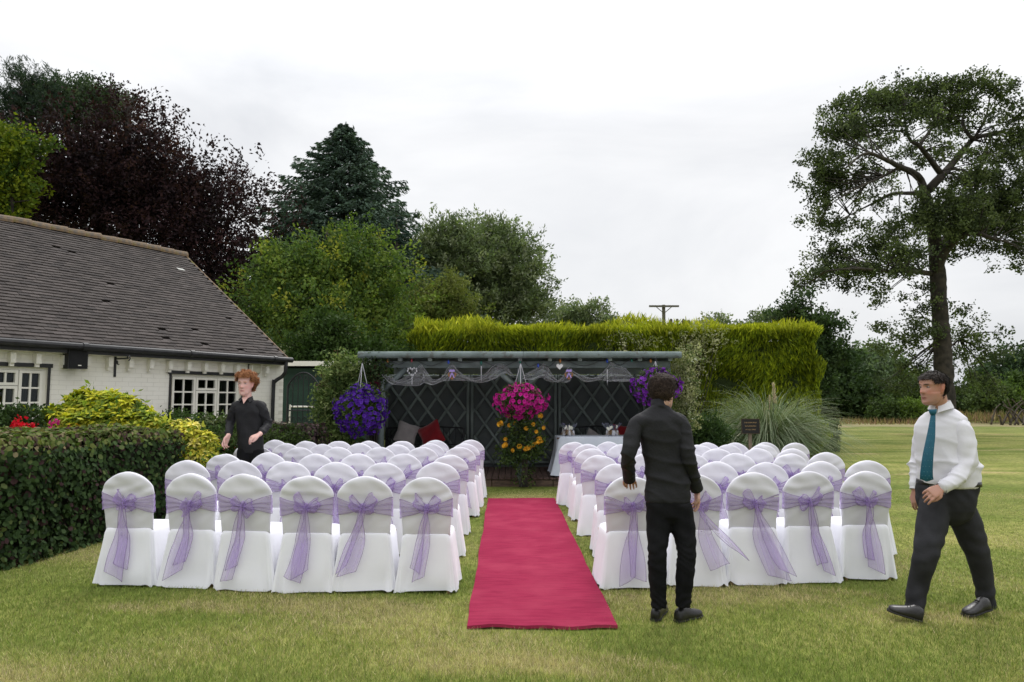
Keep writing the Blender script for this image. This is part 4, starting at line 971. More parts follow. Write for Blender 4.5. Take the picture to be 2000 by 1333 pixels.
# ---- conifers
def conifer(name,label,base,H,Rb,nb,z0=.12,pal=None,leaf=(.20,.22),droop=.35,per=60,top=.9,taper=.75,bw=.25,prune=None,seed=3):
    rs = np.random.RandomState(seed); root = empty(name,base,label,'tree'); mb = MB()
    mb.tube([(0,0,0),(.05,0,H*.5),(0,0,H*.98)],[.026*H,.015*H,.002*H],8); C=[];D=[];T=[]
    for i in range(nb):
        f = z0+(1-z0)*(i+rs.uniform(0,1))/nb; z = H*f; a = i*2.399+rs.uniform(-.3,.3); ln = Rb*(1-((f-z0)/(1-z0))**1.15)**taper*rs.uniform(.68,1.1)+.25
        if prune: ln *= prune(f,a)
        dirv = np.array([math.cos(a),math.sin(a),0]); n=9; t=np.linspace(0,1,n)[:,None]
        up_ = .25*f; pts = np.array([0,0,z])+dirv*t*ln+np.array([0,0,1])*(up_*t*ln - droop*ln*t**2+.18*ln*t**4)
        mb.tube(pts,np.linspace(.02+.008*ln,.006,n),4,cap=False)
        m = int(per*ln); tt = rs.uniform(.12,1,m)**.8; idx = tt*(n-1); i0 = np.clip(idx.astype(int),0,n-2); fr=(idx-i0)[:,None]
        c = pts[i0]*(1-fr)+pts[i0+1]*fr; side = np.cross(dirv,[0,0,1]); sg = rs.choice([-1,1],m)[:,None]*rs.uniform(.1,1,(m,1)); wv = bw*ln*(1.05-tt)[:,None]**.6
        off = side*sg*wv+np.array([0,0,-1])*(rs.uniform(0,.16,(m,1))+.25*np.abs(sg)*wv)
        C.append(c+off); D.append(dirv*.7+side*sg*.9+np.array([0,0,-.35])+rs.normal(size=(m,3))*.25)
        T.append(np.repeat(pal_pick(1,pal,None,.2,rs),m,0)*rs.uniform(.75,1.3,(m,1)))
    mb.obj('trunk',[M['bark']],root,True)
    v,f_,t_ = leaf_cloud(np.concatenate(C),np.concatenate(D),leaf[0],leaf[1],tintc=np.concatenate(T),rs=rs)
    crown_obj('crown',[(v,f_,t_)],root,'leaf_matte'); return root
ys=38; b=gb(662,ys); tz_=P(662,243,ys).z
conifer('spruce_tree','tall blue green spruce rising above the bright beech, centre left',b,tz_,8.8,350,.20,[(.046,.074,.052),(.066,.10,.072),(.032,.052,.038)],(.26,.32),.34,75,taper=.86,bw=.50)
b=gb(770,33); conifer('spruce_tree','lower drooping dark spruce right of the bright beech tree',b,P(770,420,33).z,2.6,90,.05,[(.022,.042,.034),(.030,.055,.042)],(.22,.26),.45,80,seed=5,bw=.3)
b=gb(545,36); conifer('spruce_tree','dark spruce seen between copper beech and tall spruce',b,P(545,400,36).z,2.6,80,.1,[(.028,.052,.040),(.020,.040,.032)],(.22,.28),.3,75,seed=9)
# ---- bright beech behind house and shelter
yb=24
BG=[(.088,.135,.030),(.130,.175,.034),(.050,.086,.024),(.25,.255,.04)]
be=[EL(570,528,39,27,yb),EL(640,518,48,27,yb),EL(684,503,34,27,yb),EL(711,528,43,36,yb),EL(605,558,77,39,yb),EL(693,570,68,39,yb),EL(570,590,51,39,yb),EL(640,620,94,39,yb,dy=-1),EL(728,620,34,32,yb),EL(570,660,60,39,yb),EL(675,680,77,39,yb,dy=-1),EL(746,690,43,39,yb),EL(623,710,68,32,yb,dy=-1.5),EL(750,568,17,16,yb),EL(543,620,34,54,yb,dy=1)]
T_('beech_tree','bright green beech filling the space between house roof and shelter','%s'%'' and 0 or 640,yb,450,.3,be,2500,32,spray=(.75,.18),leaf=(.12,.58),pal=BG,w=[.38,.25,.29,.08],twigs=300,shell=.7,up=.45,along=.9)
ee=[EL(640,660,60,34,20),EL(600,690,50,30,20),EL(680,700,60,30,20),EL(740,700,50,26,20)]
T_('elder_bush','dark elder bush with cream flower heads behind the green shed',650,20,640,.1,ee,420,34,spray=(.35,.18),leaf=(.12,.5),pal=[(.045,.075,.018),(.03,.055,.014)],twigs=60,cat='bush',
   extra=lambda off: [leaf_cloud(*(lambda c: (c, R.normal(size=c.shape)))(np.repeat(in_ellipsoids(26,ee,.1)[0]+off,14,0)+R.normal(size=(364,3))*np.array([.06,.06,.02])),.05,.9,tintc=np.tile([[.42,.42,.30]],(364,1)))])
# ---- pale willows behind the hedge
yw=40
WP=[(.115,.15,.070),(.15,.185,.095),(.085,.115,.056),(.19,.215,.13)]
we=[EL(870,470,44,30,yw),EL(850,520,50,44,yw),EL(900,500,50,50,yw),EL(880,580,60,50,yw),EL(840,600,40,50,yw)]
T_('willow_tree','pale grey green willow left of the pair behind the yellow hedge',870,yw,450,.35,we,1100,30,spray=(.8,.2),leaf=(.22,.34),pal=WP,twigs=150,shell=.7,up=.6,along=1)
we=[EL(960,470,36,34,yw+2),EL(990,500,44,40,yw+2),EL(950,540,60,50,yw+2),EL(1020,550,44,46,yw+2),EL(990,600,66,50,yw+2),EL(1045,600,26,40,yw+2),EL(930,600,40,40,yw+2)]
T_('willow_tree','taller grey green willow, the right one behind the shelter roof',985,yw+2,450,.35,we,1500,30,spray=(.8,.2),leaf=(.23,.34),pal=WP,twigs=180,shell=.7,up=.6,along=1)
se=[EL(865,575,44,22,27),EL(890,600,40,24,27),EL(840,610,40,24,27),EL(860,640,60,24,27)]
T_('golden_ash','small yellowish tree between dark spruce and willows',862,27,560,.12,se,500,30,spray=(.5,.15),leaf=(.13,.4),pal=[(.11,.13,.030),(.075,.10,.025),(.14,.155,.045)],twigs=100,up=.3)
le=[EL(1100,625,34,18,48),EL(1140,625,38,22,48),EL(1170,640,24,16,48),EL(1120,650,60,18,48)]
T_('field_tree','low grey green tree above the hedge right of the willows',1130,48,610,.2,le,520,26,spray=(.6,.25),leaf=(.22,.5),pal=WP,twigs=60)
le=[EL(1395,640,24,10,46),EL(1490,632,18,10,46),EL(1450,655,30,12,46)]
T_('field_tree','pale bushy treetop showing just over the right part of the yellow hedge',1450,46,632,.15,le,260,24,spray=(.5,.22),leaf=(.20,.5),pal=WP,twigs=40)
de=[EL(1560,605,14,18,26),EL(1540,625,22,14,26),EL(1585,640,22,18,26),EL(1600,625,12,18,26),EL(1600,670,28,24,26),EL(1612,650,16,18,26),EL(1590,700,34,30,26),EL(1620,690,20,22,26),EL(1565,590,8,12,26),EL(1580,760,40,50,26)]
T_('pear_tree','dark leafy fruit tree with upright shoots behind the end of the yellow hedge',1585,26,600,.12,de,620,30,spray=(.4,.13),leaf=(.12,.6),pal=[(.035,.060,.022),(.025,.044,.018),(.05,.078,.03)],twigs=140,up=.7,shell=.8)
# ---- far wood on the right: trees one can tell apart
FW=[(1640,58,690,34,60,'rounded dark tree just right of the low clipped hedge',[(.018,.032,.012),(.028,.046,.016)]),
    (1668,66,700,30,50,'mid green tree second from the hedge in the far wood',[(.035,.055,.022),(.050,.072,.03)]),
    (1700,62,672,34,60,'tall pale feathery birch in the far wood left of the oak trunk',[(.060,.085,.045),(.080,.105,.06)]),
    (1735,64,700,30,55,'grey green tree between the birch and the oak trunk',[(.050,.072,.035),(.066,.09,.045)]),
    (1768,60,735,30,40,'lower olive tree beside the oak trunk in the far wood',[(.045,.070,.022),(.06,.085,.03)]),
    (1935,66,700,30,50,'bushy green tree right of the oak in the far wood',[(.045,.068,.03),(.03,.046,.02)]),
    (1985,62,690,34,60,'dark scots pine at the right edge of the far wood',[(.020,.034,.018),(.030,.046,.024)]),
    ]
for (px,Y_,top,rx,h,lab,pl) in FW:
    e=[EL(px,top+16,rx*.45,16,Y_),EL(px-rx*.3,top+40,rx*.6,22,Y_),EL(px+rx*.35,top+46,rx*.6,24,Y_,dy=1),EL(px,top+72,rx*1.0,28,Y_,dy=-1),EL(px-rx*.2,top+100,rx*1.1,26,Y_)]
    pl=[tuple(c*1.6 for c in q_) for q_ in pl]
    T_('wood_tree',lab,px,Y_,top+8,.2,e,420,26,spray=(.9,.3),leaf=(.34,.5),pal=pl,twigs=40,up=.4,group='trees of the far wood')
# under-storey hedge along the field
hx=np.linspace(7,48,90); 
C,D=in_ellipsoids(1500,[(x+25-8, 58+1.5*math.sin(x), 1.1, .9,1.2,1.5+.5*math.sin(x*1.7)) for x in np.linspace(5,34,60)],.8)
C[:,2]=np.abs(C[:,2]); (v,f,t),_=sprays(C,D,26,.5,.3,.26,.5,[(.032,.050,.018),(.050,.076,.024),(.022,.034,.012)],.3)
ush=empty('field_hedge',(30,58,0),'dark wild hedge along the far edge of the mown field','hedge'); crown_obj('foliage',[(v-np.array([30,58,0]),f,t)],ush)
for i,(px,py,rx,ry,lab,pl) in enumerate([(1960,770,34,26,'bright green bramble bush right of the oak trunk',[(.10,.15,.035),(.07,.11,.03)]),(1925,785,22,20,'pale green shrub next to the oak at the field edge',[(.09,.13,.04),(.07,.10,.035)]),(1995,765,20,34,'leafy green bush at the right edge of the picture',[(.07,.11,.03),(.05,.08,.022)]),(1775,805,20,14,'bright young shrub under the far wood left of the man',[(.10,.15,.03),(.07,.11,.02)]),(1730,800,22,14,'mid green shrub under the birch at the field edge',[(.05,.08,.025),(.04,.06,.02)])]):
    T_('field_shrub',lab,px,52,py,.05,[EL(px,py,rx,ry,52),EL(px+rx*.5,py+10,rx*.7,ry*.7,52)],150,26,spray=(.5,.25),leaf=(.22,.5),pal=pl,twigs=20,cat='shrub',group='shrubs at the field edge')
# dry stalks and dead branches on the right
root=empty('dead_branches',P(1985,815,47),'heap of fallen grey branches at the right edge of the field','branches'); mb=MB()
for i in range(16):
    a=rnd.uniform(-.9,.9); l=rnd.uniform(.8,2.2); x=rnd.uniform(-1.6,1.4); mb=MB(); mb.tube(smoothline([(x,rnd.uniform(-.3,.3),0-.5),(x+a*l*.5,rnd.uniform(-.3,.3),l*.4-.3),(x+a*l,0,l*.8-.5+rnd.uniform(-.2,.2))],8),np.linspace(.07,.025,8),5); mb.obj('branch',[M['bark_pale']],root,True)
nst=2600; xs=R.uniform(18,40,nst); zs=R.uniform(.5,1.2,nst)*(xs>29)+R.uniform(.05,.25,nst); C=np.stack([xs,R.uniform(48,53,nst),zs*.5],-1)
v,f,t=leaf_cloud(C,np.tile([[0,0,1.]],(nst,1))+R.normal(size=(nst,3))*.25,.7,.07,tintc=pal_pick(nst,[(.26,.20,.11),(.16,.15,.06),(.20,.12,.09)]))
tag(crown_obj('dry_grasses',[(v,f,t)],None),'tall dry reddish grasses along the far field edge','grasses',kind='stuff')

# ---- clipped hedges
def hedge(name,label,poly,h,leafn,size,aspect,pal,w,mode='leaf',core=(.012,.014,.008),top_pal=None,top_w=None,wob=.06,inset=.16,z0=0,mat_='leaf'):
    """poly: footprint corners (counter-clockwise, world). faces get leaves; a dark twiggy core fills it"""
    base=Vector((sum(p[0] for p in poly)/len(poly),sum(p[1] for p in poly)/len(poly),0)); root=empty(name,base,label,'hedge'); P_=np.array([[p[0]-base.x,p[1]-base.y] for p in poly])
    n=len(P_); cen=P_.mean(0); Q=cen+(P_-cen)*np.maximum(.5,(np.linalg.norm(P_-cen,axis=1,keepdims=True)-inset)/np.linalg.norm(P_-cen,axis=1,keepdims=True))
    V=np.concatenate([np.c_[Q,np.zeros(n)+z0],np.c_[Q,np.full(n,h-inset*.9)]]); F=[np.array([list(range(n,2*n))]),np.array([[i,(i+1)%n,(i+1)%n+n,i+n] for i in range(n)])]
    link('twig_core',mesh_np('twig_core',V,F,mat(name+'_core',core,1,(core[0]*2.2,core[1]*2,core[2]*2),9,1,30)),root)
    segs=[(P_[i],P_[(i+1)%n]) for i in range(n)]; per=[np.linalg.norm(b-a)*h for a,b in segs]; x,y=P_[:,0],P_[:,1]; A=abs(sum(x[i]*y[(i+1)%n]-x[(i+1)%n]*y[i] for i in range(n)))/2
    tot=sum(per)+A*1.3; C=[];Nn=[];tp=[]
    for (a,b),ar in zip(segs,per):
        m=int(leafn*ar/tot); s=R.uniform(0,1,m)[:,None]; z=R.uniform(z0,h,m); xy=a*(1-s)+b*s; d=(b-a)/np.linalg.norm(b-a); nr=np.array([d[1],-d[0]])
        dep=R.uniform(-.13,.03,m)+wob*(1.1+np.sin(xy[:,0]*3.1+z*4)+np.sin(z*6.3+xy[:,1]*2.7+1))*.5 - .10*np.maximum(0,(z-h+.12)/.12)
        C.append(np.c_[xy+nr*dep[:,None],z]); Nn.append(np.tile([[nr[0],nr[1],.25]],(m,1))); tp.append(np.zeros(m))
    m=int(leafn*A*1.3/tot); lo,hi=P_.min(0),P_.max(0); pts=R.uniform(lo,hi,(m*4,2)); ins=np.ones(len(pts),bool)
    for a,b in segs: ins&=((b[0]-a[0])*(pts[:,1]-a[1])-(b[1]-a[1])*(pts[:,0]-a[0]))>0
    pts=pts[ins][:m]; m=len(pts); C.append(np.c_[pts,h+R.uniform(-.1,.03,m)+wob*np.sin(pts[:,0]*4)*np.sin(pts[:,1]*3)*.7]); Nn.append(np.tile([[0,0,1.]],(m,1))); tp.append(np.ones(m))
    C=np.concatenate(C);Nn=np.concatenate(Nn);tp=np.concatenate(tp); n_=len(C); pc=pal_pick(n_,pal,w)
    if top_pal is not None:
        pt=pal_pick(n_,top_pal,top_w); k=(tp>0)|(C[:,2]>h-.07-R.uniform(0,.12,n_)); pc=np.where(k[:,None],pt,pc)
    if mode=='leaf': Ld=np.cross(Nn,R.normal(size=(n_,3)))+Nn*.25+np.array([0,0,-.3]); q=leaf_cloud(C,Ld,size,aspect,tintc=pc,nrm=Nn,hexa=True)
    else:
        patch=np.sin(C[:,0]*2.3+C[:,2]*1.9)+np.sin(C[:,2]*4.1-C[:,0]*3.7+1.3); Ld=Nn*R.uniform(.3,1.1,(n_,1))+np.array([0,0,.9])+R.normal(size=(n_,3))*.35+np.c_[.5*np.sin(C[:,0]*1.7+C[:,2]),np.zeros(n_),np.zeros(n_)]
        q=leaf_cloud(C+Nn*.04*patch[:,None],Ld,size*np.where(tp>0,1.5,1.0)[:,None] if False else size,aspect,tintc=pc*(1+.15*patch[:,None]))
    return root,q,base
# beech hedge, left foreground
hpoly=[(-6.9,3.6),(-5.75,3.9),(-4.62,7.0),(-4.55,8.0),(-4.15,9.05),(-4.9,9.5),(-5.6,9.3),(-8.2,3.9)]
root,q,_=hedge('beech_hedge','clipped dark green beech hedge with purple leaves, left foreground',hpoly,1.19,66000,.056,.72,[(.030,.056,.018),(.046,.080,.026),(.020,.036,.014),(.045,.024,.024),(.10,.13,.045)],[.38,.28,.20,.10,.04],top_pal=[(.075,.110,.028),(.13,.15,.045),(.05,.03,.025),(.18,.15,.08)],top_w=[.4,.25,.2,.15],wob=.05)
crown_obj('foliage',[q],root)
# yellow leylandii behind shelter
zt=P(1600,640,21).z; xr=P(1603,700,19.6).x; xl=P(815,700,21).x
LY=[(.16,.20,.010),(.22,.26,.013),(.095,.135,.010),(.045,.068,.010)]
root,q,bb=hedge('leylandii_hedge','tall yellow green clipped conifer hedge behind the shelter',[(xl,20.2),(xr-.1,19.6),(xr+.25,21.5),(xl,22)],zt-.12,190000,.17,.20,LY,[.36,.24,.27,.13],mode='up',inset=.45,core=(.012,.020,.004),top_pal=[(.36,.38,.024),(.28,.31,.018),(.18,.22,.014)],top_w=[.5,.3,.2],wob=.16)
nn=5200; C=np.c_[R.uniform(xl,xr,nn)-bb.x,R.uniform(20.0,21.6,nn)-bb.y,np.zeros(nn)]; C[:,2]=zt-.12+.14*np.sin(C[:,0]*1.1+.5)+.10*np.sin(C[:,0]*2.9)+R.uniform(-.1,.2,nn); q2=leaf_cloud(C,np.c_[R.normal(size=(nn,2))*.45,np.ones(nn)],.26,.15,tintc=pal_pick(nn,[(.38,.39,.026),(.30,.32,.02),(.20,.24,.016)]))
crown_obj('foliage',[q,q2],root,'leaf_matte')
# low clipped hedge at its right end
xr2=P(1637,830,22.5).x; root,q,_=hedge('low_hedge','low grey green clipped hedge end right of the yellow hedge',[(xr-.3,21.6),(xr2,22.4),(xr2+.4,25),(xr-.3,25)],P(1620,797,22.4).z,13000,.075,.6,[(.075,.085,.055),(.05,.062,.035),(.10,.10,.075)],[.4,.4,.2],core=(.03,.03,.022))
crown_obj('foliage',[q],root)
# low dark hedge beside the gate
pA=P(620,830,12.6); root,q,_=hedge('purple_hedge','low purple leaved hedge in front of the iron gate',[(-6.3,11.6),(pA.x+.05,12.3),(pA.x+.05,13.0),(-6.3,12.4)],P(580,829,12.4).z,9000,.06,.7,[(.045,.028,.032),(.03,.05,.018),(.07,.045,.045),(.10,.085,.06)],[.5,.2,.2,.1],core=(.014,.010,.010))
crown_obj('foliage',[q],root)

# ---- shrubs and flowers by the house
def shrub(name,label,ells,ncl,per,leaf,pal,w=None,spray=(.16,.08),up=.5,cat='shrub',extra=None,material='leaf',fold=0):
    c=np.mean([e[:3] for e in ells],0); base=Vector((c[0],c[1],0)); root=empty(name,base,label,cat); off=-np.array(base); C,D=in_ellipsoids(ncl,ells,.6); mb=MB()
    for i in R.choice(ncl,min(26,ncl),replace=False):
        mb.tube(smoothline([(R.uniform(-.1,.1),R.uniform(-.1,.1),0),tuple((C[i]+off)*np.array([.6,.6,.5])),tuple(C[i]+off)],7),np.linspace(.016,.005,7),4,cap=False)
    mb.obj('stems',[M['bark']],root)
    q,_=sprays(C+off,D,per,spray[0],spray[1],leaf[0],leaf[1],pal,up,w); ch=[q]
    if extra: ch+=extra(off)
    crown_obj('foliage',ch,root,material); return root
def rosettes(ells,n,per,size,aspect,pal,w):
    """whorls of big pointed leaves, as on laurel"""
    def f(off):
        C,D=in_ellipsoids(n,ells,.35); C+=off; D=unit(D+np.array([0,-.1,.8])); V=[];F=[];T=[];k=0
        for i in range(n):
            base=pal_pick(1,pal,w,.2)[0]; s=np.cross(D[i],[.3,.2,.9]); s/=np.linalg.norm(s)+1e-6; s2=np.cross(D[i],s)
            for j in range(per):
                a=j*2.4+i; ld=(s*math.cos(a)+s2*math.sin(a))*(.9)+D[i]*(.75-.5*j/per); ld/=np.linalg.norm(ld); L_=size*R.uniform(.7,1.2); wv=np.cross(ld,D[i]); wv/=np.linalg.norm(wv)+1e-6; wv*=L_*aspect/2
                up_=np.cross(wv,ld); up_/=np.linalg.norm(up_)+1e-6
                if up_[2]<0: up_=-up_
                o=C[i]; V+= [o, o+ld*L_*.35+wv*.8+up_*.012, o+ld*L_*.65+wv*.9+up_*.004, o+ld*L_-up_*.03, o+ld*L_*.65-wv*.9+up_*.004, o+ld*L_*.35-wv*.8+up_*.012, o+ld*L_*.5-up_*.008]
                F+=[[k,k+1,k+6,k+5],[k+1,k+2,k+6,k+6],[k+2,k+3,k+4,k+6],[k+5,k+6,k+4,k+4]]; ct=base*R.uniform(.75,1.3); edge_=ct*np.array([1.6,1.35,1.3]); T+=[ct,edge_,edge_,ct,edge_,edge_,ct*.7]; k+=7
        return np.array(V),np.array(F),np.array(T)
    return f
def ros_obj(root,fn,off,name='leaves'):
    v,f,t=fn(off); tri=[]; quad=[]
    for a in f:
        if a[2]==a[3]: tri.append(a[:3])
        else: quad.append(a)
    return link(name,mesh_np(name,v,[np.array(quad),np.array(tri)],M['leaf'],t),root)
YL=[(.32,.35,.025),(.17,.24,.025),(.45,.46,.07),(.07,.12,.02)]
e1=[EL(195,800,56,34,10.2),EL(235,810,60,30,10),EL(130,820,48,24,10),EL(280,835,46,24,9.8),EL(190,835,90,26,9.8),EL(165,785,30,20,10.2)]
r_=shrub('laurel_shrub','yellow green spotted laurel rising behind the dark clipped hedge',e1,90,8,(.09,.4),YL[1:]); ros_obj(r_,rosettes(e1,520,9,.15,.34,YL,[.38,.3,.14,.18]),-np.array(r_.location))
e2=[EL(350,850,36,26,9.6),EL(390,870,30,24,9.6),EL(370,905,40,30,9.5),EL(330,880,30,30,9.5),EL(400,905,20,26,9.5)]
r_=shrub('laurel_shrub','variegated yellow laurel at the right end of the dark hedge, behind the chairs',e2,60,8,(.08,.4),YL[1:]); ros_obj(r_,rosettes(e2,330,8,.12,.34,[(.40,.41,.05),(.22,.27,.03),(.52,.52,.16),(.08,.13,.024)],[.4,.28,.2,.12]),-np.array(r_.location))
e3=[EL(400,842,32,16,11),EL(430,838,24,16,11),EL(440,865,40,20,11),EL(410,872,46,20,10.8)]
def dots(ells,n,pal,size,asp=.9,rep=5,spread=.02):
    def f(off):
        C,_=in_ellipsoids(n,ells,.05); C=np.repeat(C+off,rep,0)+R.normal(size=(n*rep,3))*spread; t=np.repeat(pal_pick(n,pal,None,.2),rep,0); return [leaf_cloud(C,R.normal(size=C.shape),size,asp,tintc=t)]
    return f
shrub('flowering_shrub','dark green shrub with small red flowers below the right window',e3,240,26,(.06,.5),[(.04,.07,.02),(.06,.10,.03),(.09,.11,.05)],extra=dots(e3,40,[(.35,.02,.03),(.40,.10,.10)],.035))
e4=[EL(35,828,46,16,9.8),EL(0,835,40,18,9.8)]
shrub('flower_tub','red and pink flowers in green leaves under the left window',e4,160,24,(.05,.6),[(.03,.055,.02),(.045,.075,.025)],extra=lambda off: dots([EL(45,832,22,12,9.5)],16,[(.55,.01,.03)],.045,rep=8,spread=.03)(off)+dots([EL(115,836,24,12,9.6)],12,[(.50,.03,.22)],.04,rep=7,spread=.025)(off)+dots([EL(160,840,30,10,9.6)],14,[(.6,.30,.02)],.03)(off),cat='flowers')
e5=[EL(355,828,22,8,11.6),EL(330,826,14,6,11.6)]
shrub('petunia_pot','small magenta petunias below the right hand window',e5,90,22,(.04,.6),[(.04,.07,.02)],extra=dots(e5,26,[(.45,.04,.35),(.30,.03,.40)],.04,rep=6),cat='flowers')
e6=[EL(560,862,40,14,12.2),EL(510,862,36,12,11.8)]
shrub('low_shrub','low green foliage between the ginger man and the gate',e6,200,24,(.05,.55),[(.05,.08,.02),(.035,.05,.02)])
# climbers at the shelter ends
yc=13.7
e7=[EL(668,722,26,18,yc),EL(690,735,20,16,yc),EL(655,755,24,24,yc),EL(662,790,30,32,yc),EL(700,760,18,22,yc),EL(648,830,20,26,yc),EL(665,860,30,26,yc),EL(636,790,10,16,yc)]
shrub('honeysuckle_climber','leafy variegated climber covering the left end of the shelter',e7,560,26,(.075,.42),[(.12,.17,.055),(.19,.23,.085),(.06,.095,.03),(.30,.31,.17),(.08,.04,.04)],[.38,.24,.28,.04,.06],spray=(.28,.08),cat='climber')
e7b=[EL(735,720,16,22,13.2),EL(728,760,12,26,13.2)]
shrub('clematis_vine','dark clematis with maroon flowers beside the left shelter post',e7b,120,20,(.055,.5),[(.05,.075,.03),(.03,.05,.02)],extra=dots(e7b,26,[(.12,.01,.035)],.06,rep=5,spread=.03),cat='climber')
e8=[EL(1330,722,11,22,13.4),EL(1338,765,13,26,13.4),EL(1330,812,18,24,13.4),EL(1350,700,16,6,13.5)]
shrub('clematis_climber','pale seed headed clematis with white flowers on the right shelter post',e8,230,24,(.05,.5),[(.28,.28,.16),(.18,.20,.10),(.08,.11,.04)],[.45,.3,.25],spray=(.25,.07),extra=dots(e8,16,[(.7,.7,.66)],.06,rep=6,spread=.03),cat='climber')
e9=[EL(1380,665,40,12,19.2),EL(1230,662,50,8,19.6),EL(1340,650,30,8,19.4),EL(1355,690,20,14,19.2)]
shrub('clematis_vine','pale clematis trails running over the face of the yellow hedge',e9,90,24,(.07,.45),[(.26,.26,.15),(.18,.19,.09)],spray=(.6,.06),up=0,cat='climber')
e10=[EL(1385,850,24,20,14),EL(1350,860,24,26,14),EL(1400,865,24,14,14)]
shrub('border_plant','dark strap leaved border plant right of the shelter',e10,140,22,(.16,.16),[(.045,.075,.025),(.03,.055,.02)],spray=(.25,.1),up=1.2)
# vine shoot above the hedge
# ---- pampas grass
pr=P(1500,800,16.5); pb=Vector((pr.x,16.5,0)); root=empty('pampas_grass',pb,'large arching grey green pampas grass clump in front of the yellow hedge','ornamental grass')
V=[];F=[];T=[];k=0; nb=4600; ns=9
az=R.uniform(0,6.283,nb); L_=R.uniform(1.1,2.45,nb); el=R.uniform(.75,1.5,nb); tt=np.linspace(0,1,ns)[None]
drp=R.uniform(.55,1.15,nb)*(1.5-el*.35); r0=R.uniform(0,.35,nb); wd=R.uniform(.006,.011,nb)
hr=r0[:,None]+L_[:,None]*(np.cos(el)[:,None]*tt+.55*tt**2.4*drp[:,None]); zz=L_[:,None]*(np.sin(el)[:,None]*tt-.62*drp[:,None]*tt**2.6); zz=np.maximum(zz,.02)*1.32
cx=np.cos(az)[:,None]*hr*.82; cy=np.sin(az)[:,None]*hr*.7; c=np.stack([cx,cy,zz],-1)
sd=np.stack([-np.sin(az),np.cos(az),R.normal(size=nb)*.3],-1)[:,None]*(wd[:,None]*(1-.85*tt))[...,None]
Vv=np.stack([c-sd,c+sd],2).reshape(-1,3); i=np.arange(nb*ns*2).reshape(nb,ns,2); Ff=np.stack([i[:,:-1,0],i[:,:-1,1],i[:,1:,1],i[:,1:,0]],-1).reshape(-1,4)
Tt=np.repeat(pal_pick(nb,[(.17,.21,.13),(.25,.28,.19),(.10,.14,.07),(.32,.31,.22)],[.35,.25,.3,.1])[:,None],ns*2,1).reshape(-1,3)
crown_obj('blades',[(Vv,Ff,Tt)],root)
for (a,b,h) in ((1511,750,.42),(1503,775,.30)):
    top=P(a,b,16.3)-pb; q=MB(); q.tube(smoothline([(.05,0,.2),(top.x-.02,top.y,top.z-.5),tuple(top)],10),.008,5); st=q.obj('flower_stem',[M['bark_pale']],root)
    n2=500; s=R.uniform(0,1,n2); C=np.c_[top.x+R.normal(size=n2)*.014*(1.2-s),top.y+R.normal(size=n2)*.022,top.z-h*(1-s)]; v,f,t=leaf_cloud(C,np.c_[R.normal(size=(n2,2))*.4,np.ones(n2)],.09,.2,tintc=pal_pick(n2,[(.45,.36,.27),(.55,.47,.37)])); crown_obj('plume',[(v,f,t)],root)
# ---- hanging baskets and rose
def flower_mesh(r=.035,c=(.2,.02,.45),c2=(.05,.01,.1)):
    V=[(0,.0,0)];T=[c2]; k=15
    for i in range(k): a=i/k*6.283; V.append((math.cos(a)*r*.35,math.sin(a)*r*.35,.006)); T.append(tuple(np.array(c)*.6+np.array(c2)*.4))
    for i in range(k): a=i/k*6.283; rr_=r*(1-.13*(i%3==0)); V.append((math.cos(a)*rr_,math.sin(a)*rr_,.012+.004*(i%3==1))); T.append(c)
    tri=np.array([[0,1+i,1+(i+1)%k] for i in range(k)]); qd=np.array([[1+i,1+k+i,1+k+(i+1)%k,1+(i+1)%k] for i in range(k)]); return np.array(V,float),tri,qd,np.array(T)
def blossoms(centres,normals,r,c,c2,cv=.2):
    v0,tr,qd,t0=flower_mesh(r,c,c2); V=[];A=[];B=[];T=[];k=0
    for p,nr in zip(centres,normals):
        nr=Vector(nr).normalized(); qn=nr.to_track_quat('Z','Y').to_matrix(); s=R.uniform(.75,1.2); v=(v0*s)@np.array(qn).T+p; V.append(v); A.append(tr+k); B.append(qd+k); T.append(t0*R.uniform(1-cv,1+cv)); k+=len(v)
    return np.concatenate(V),[np.concatenate(A),np.concatenate(B)],np.concatenate(T)
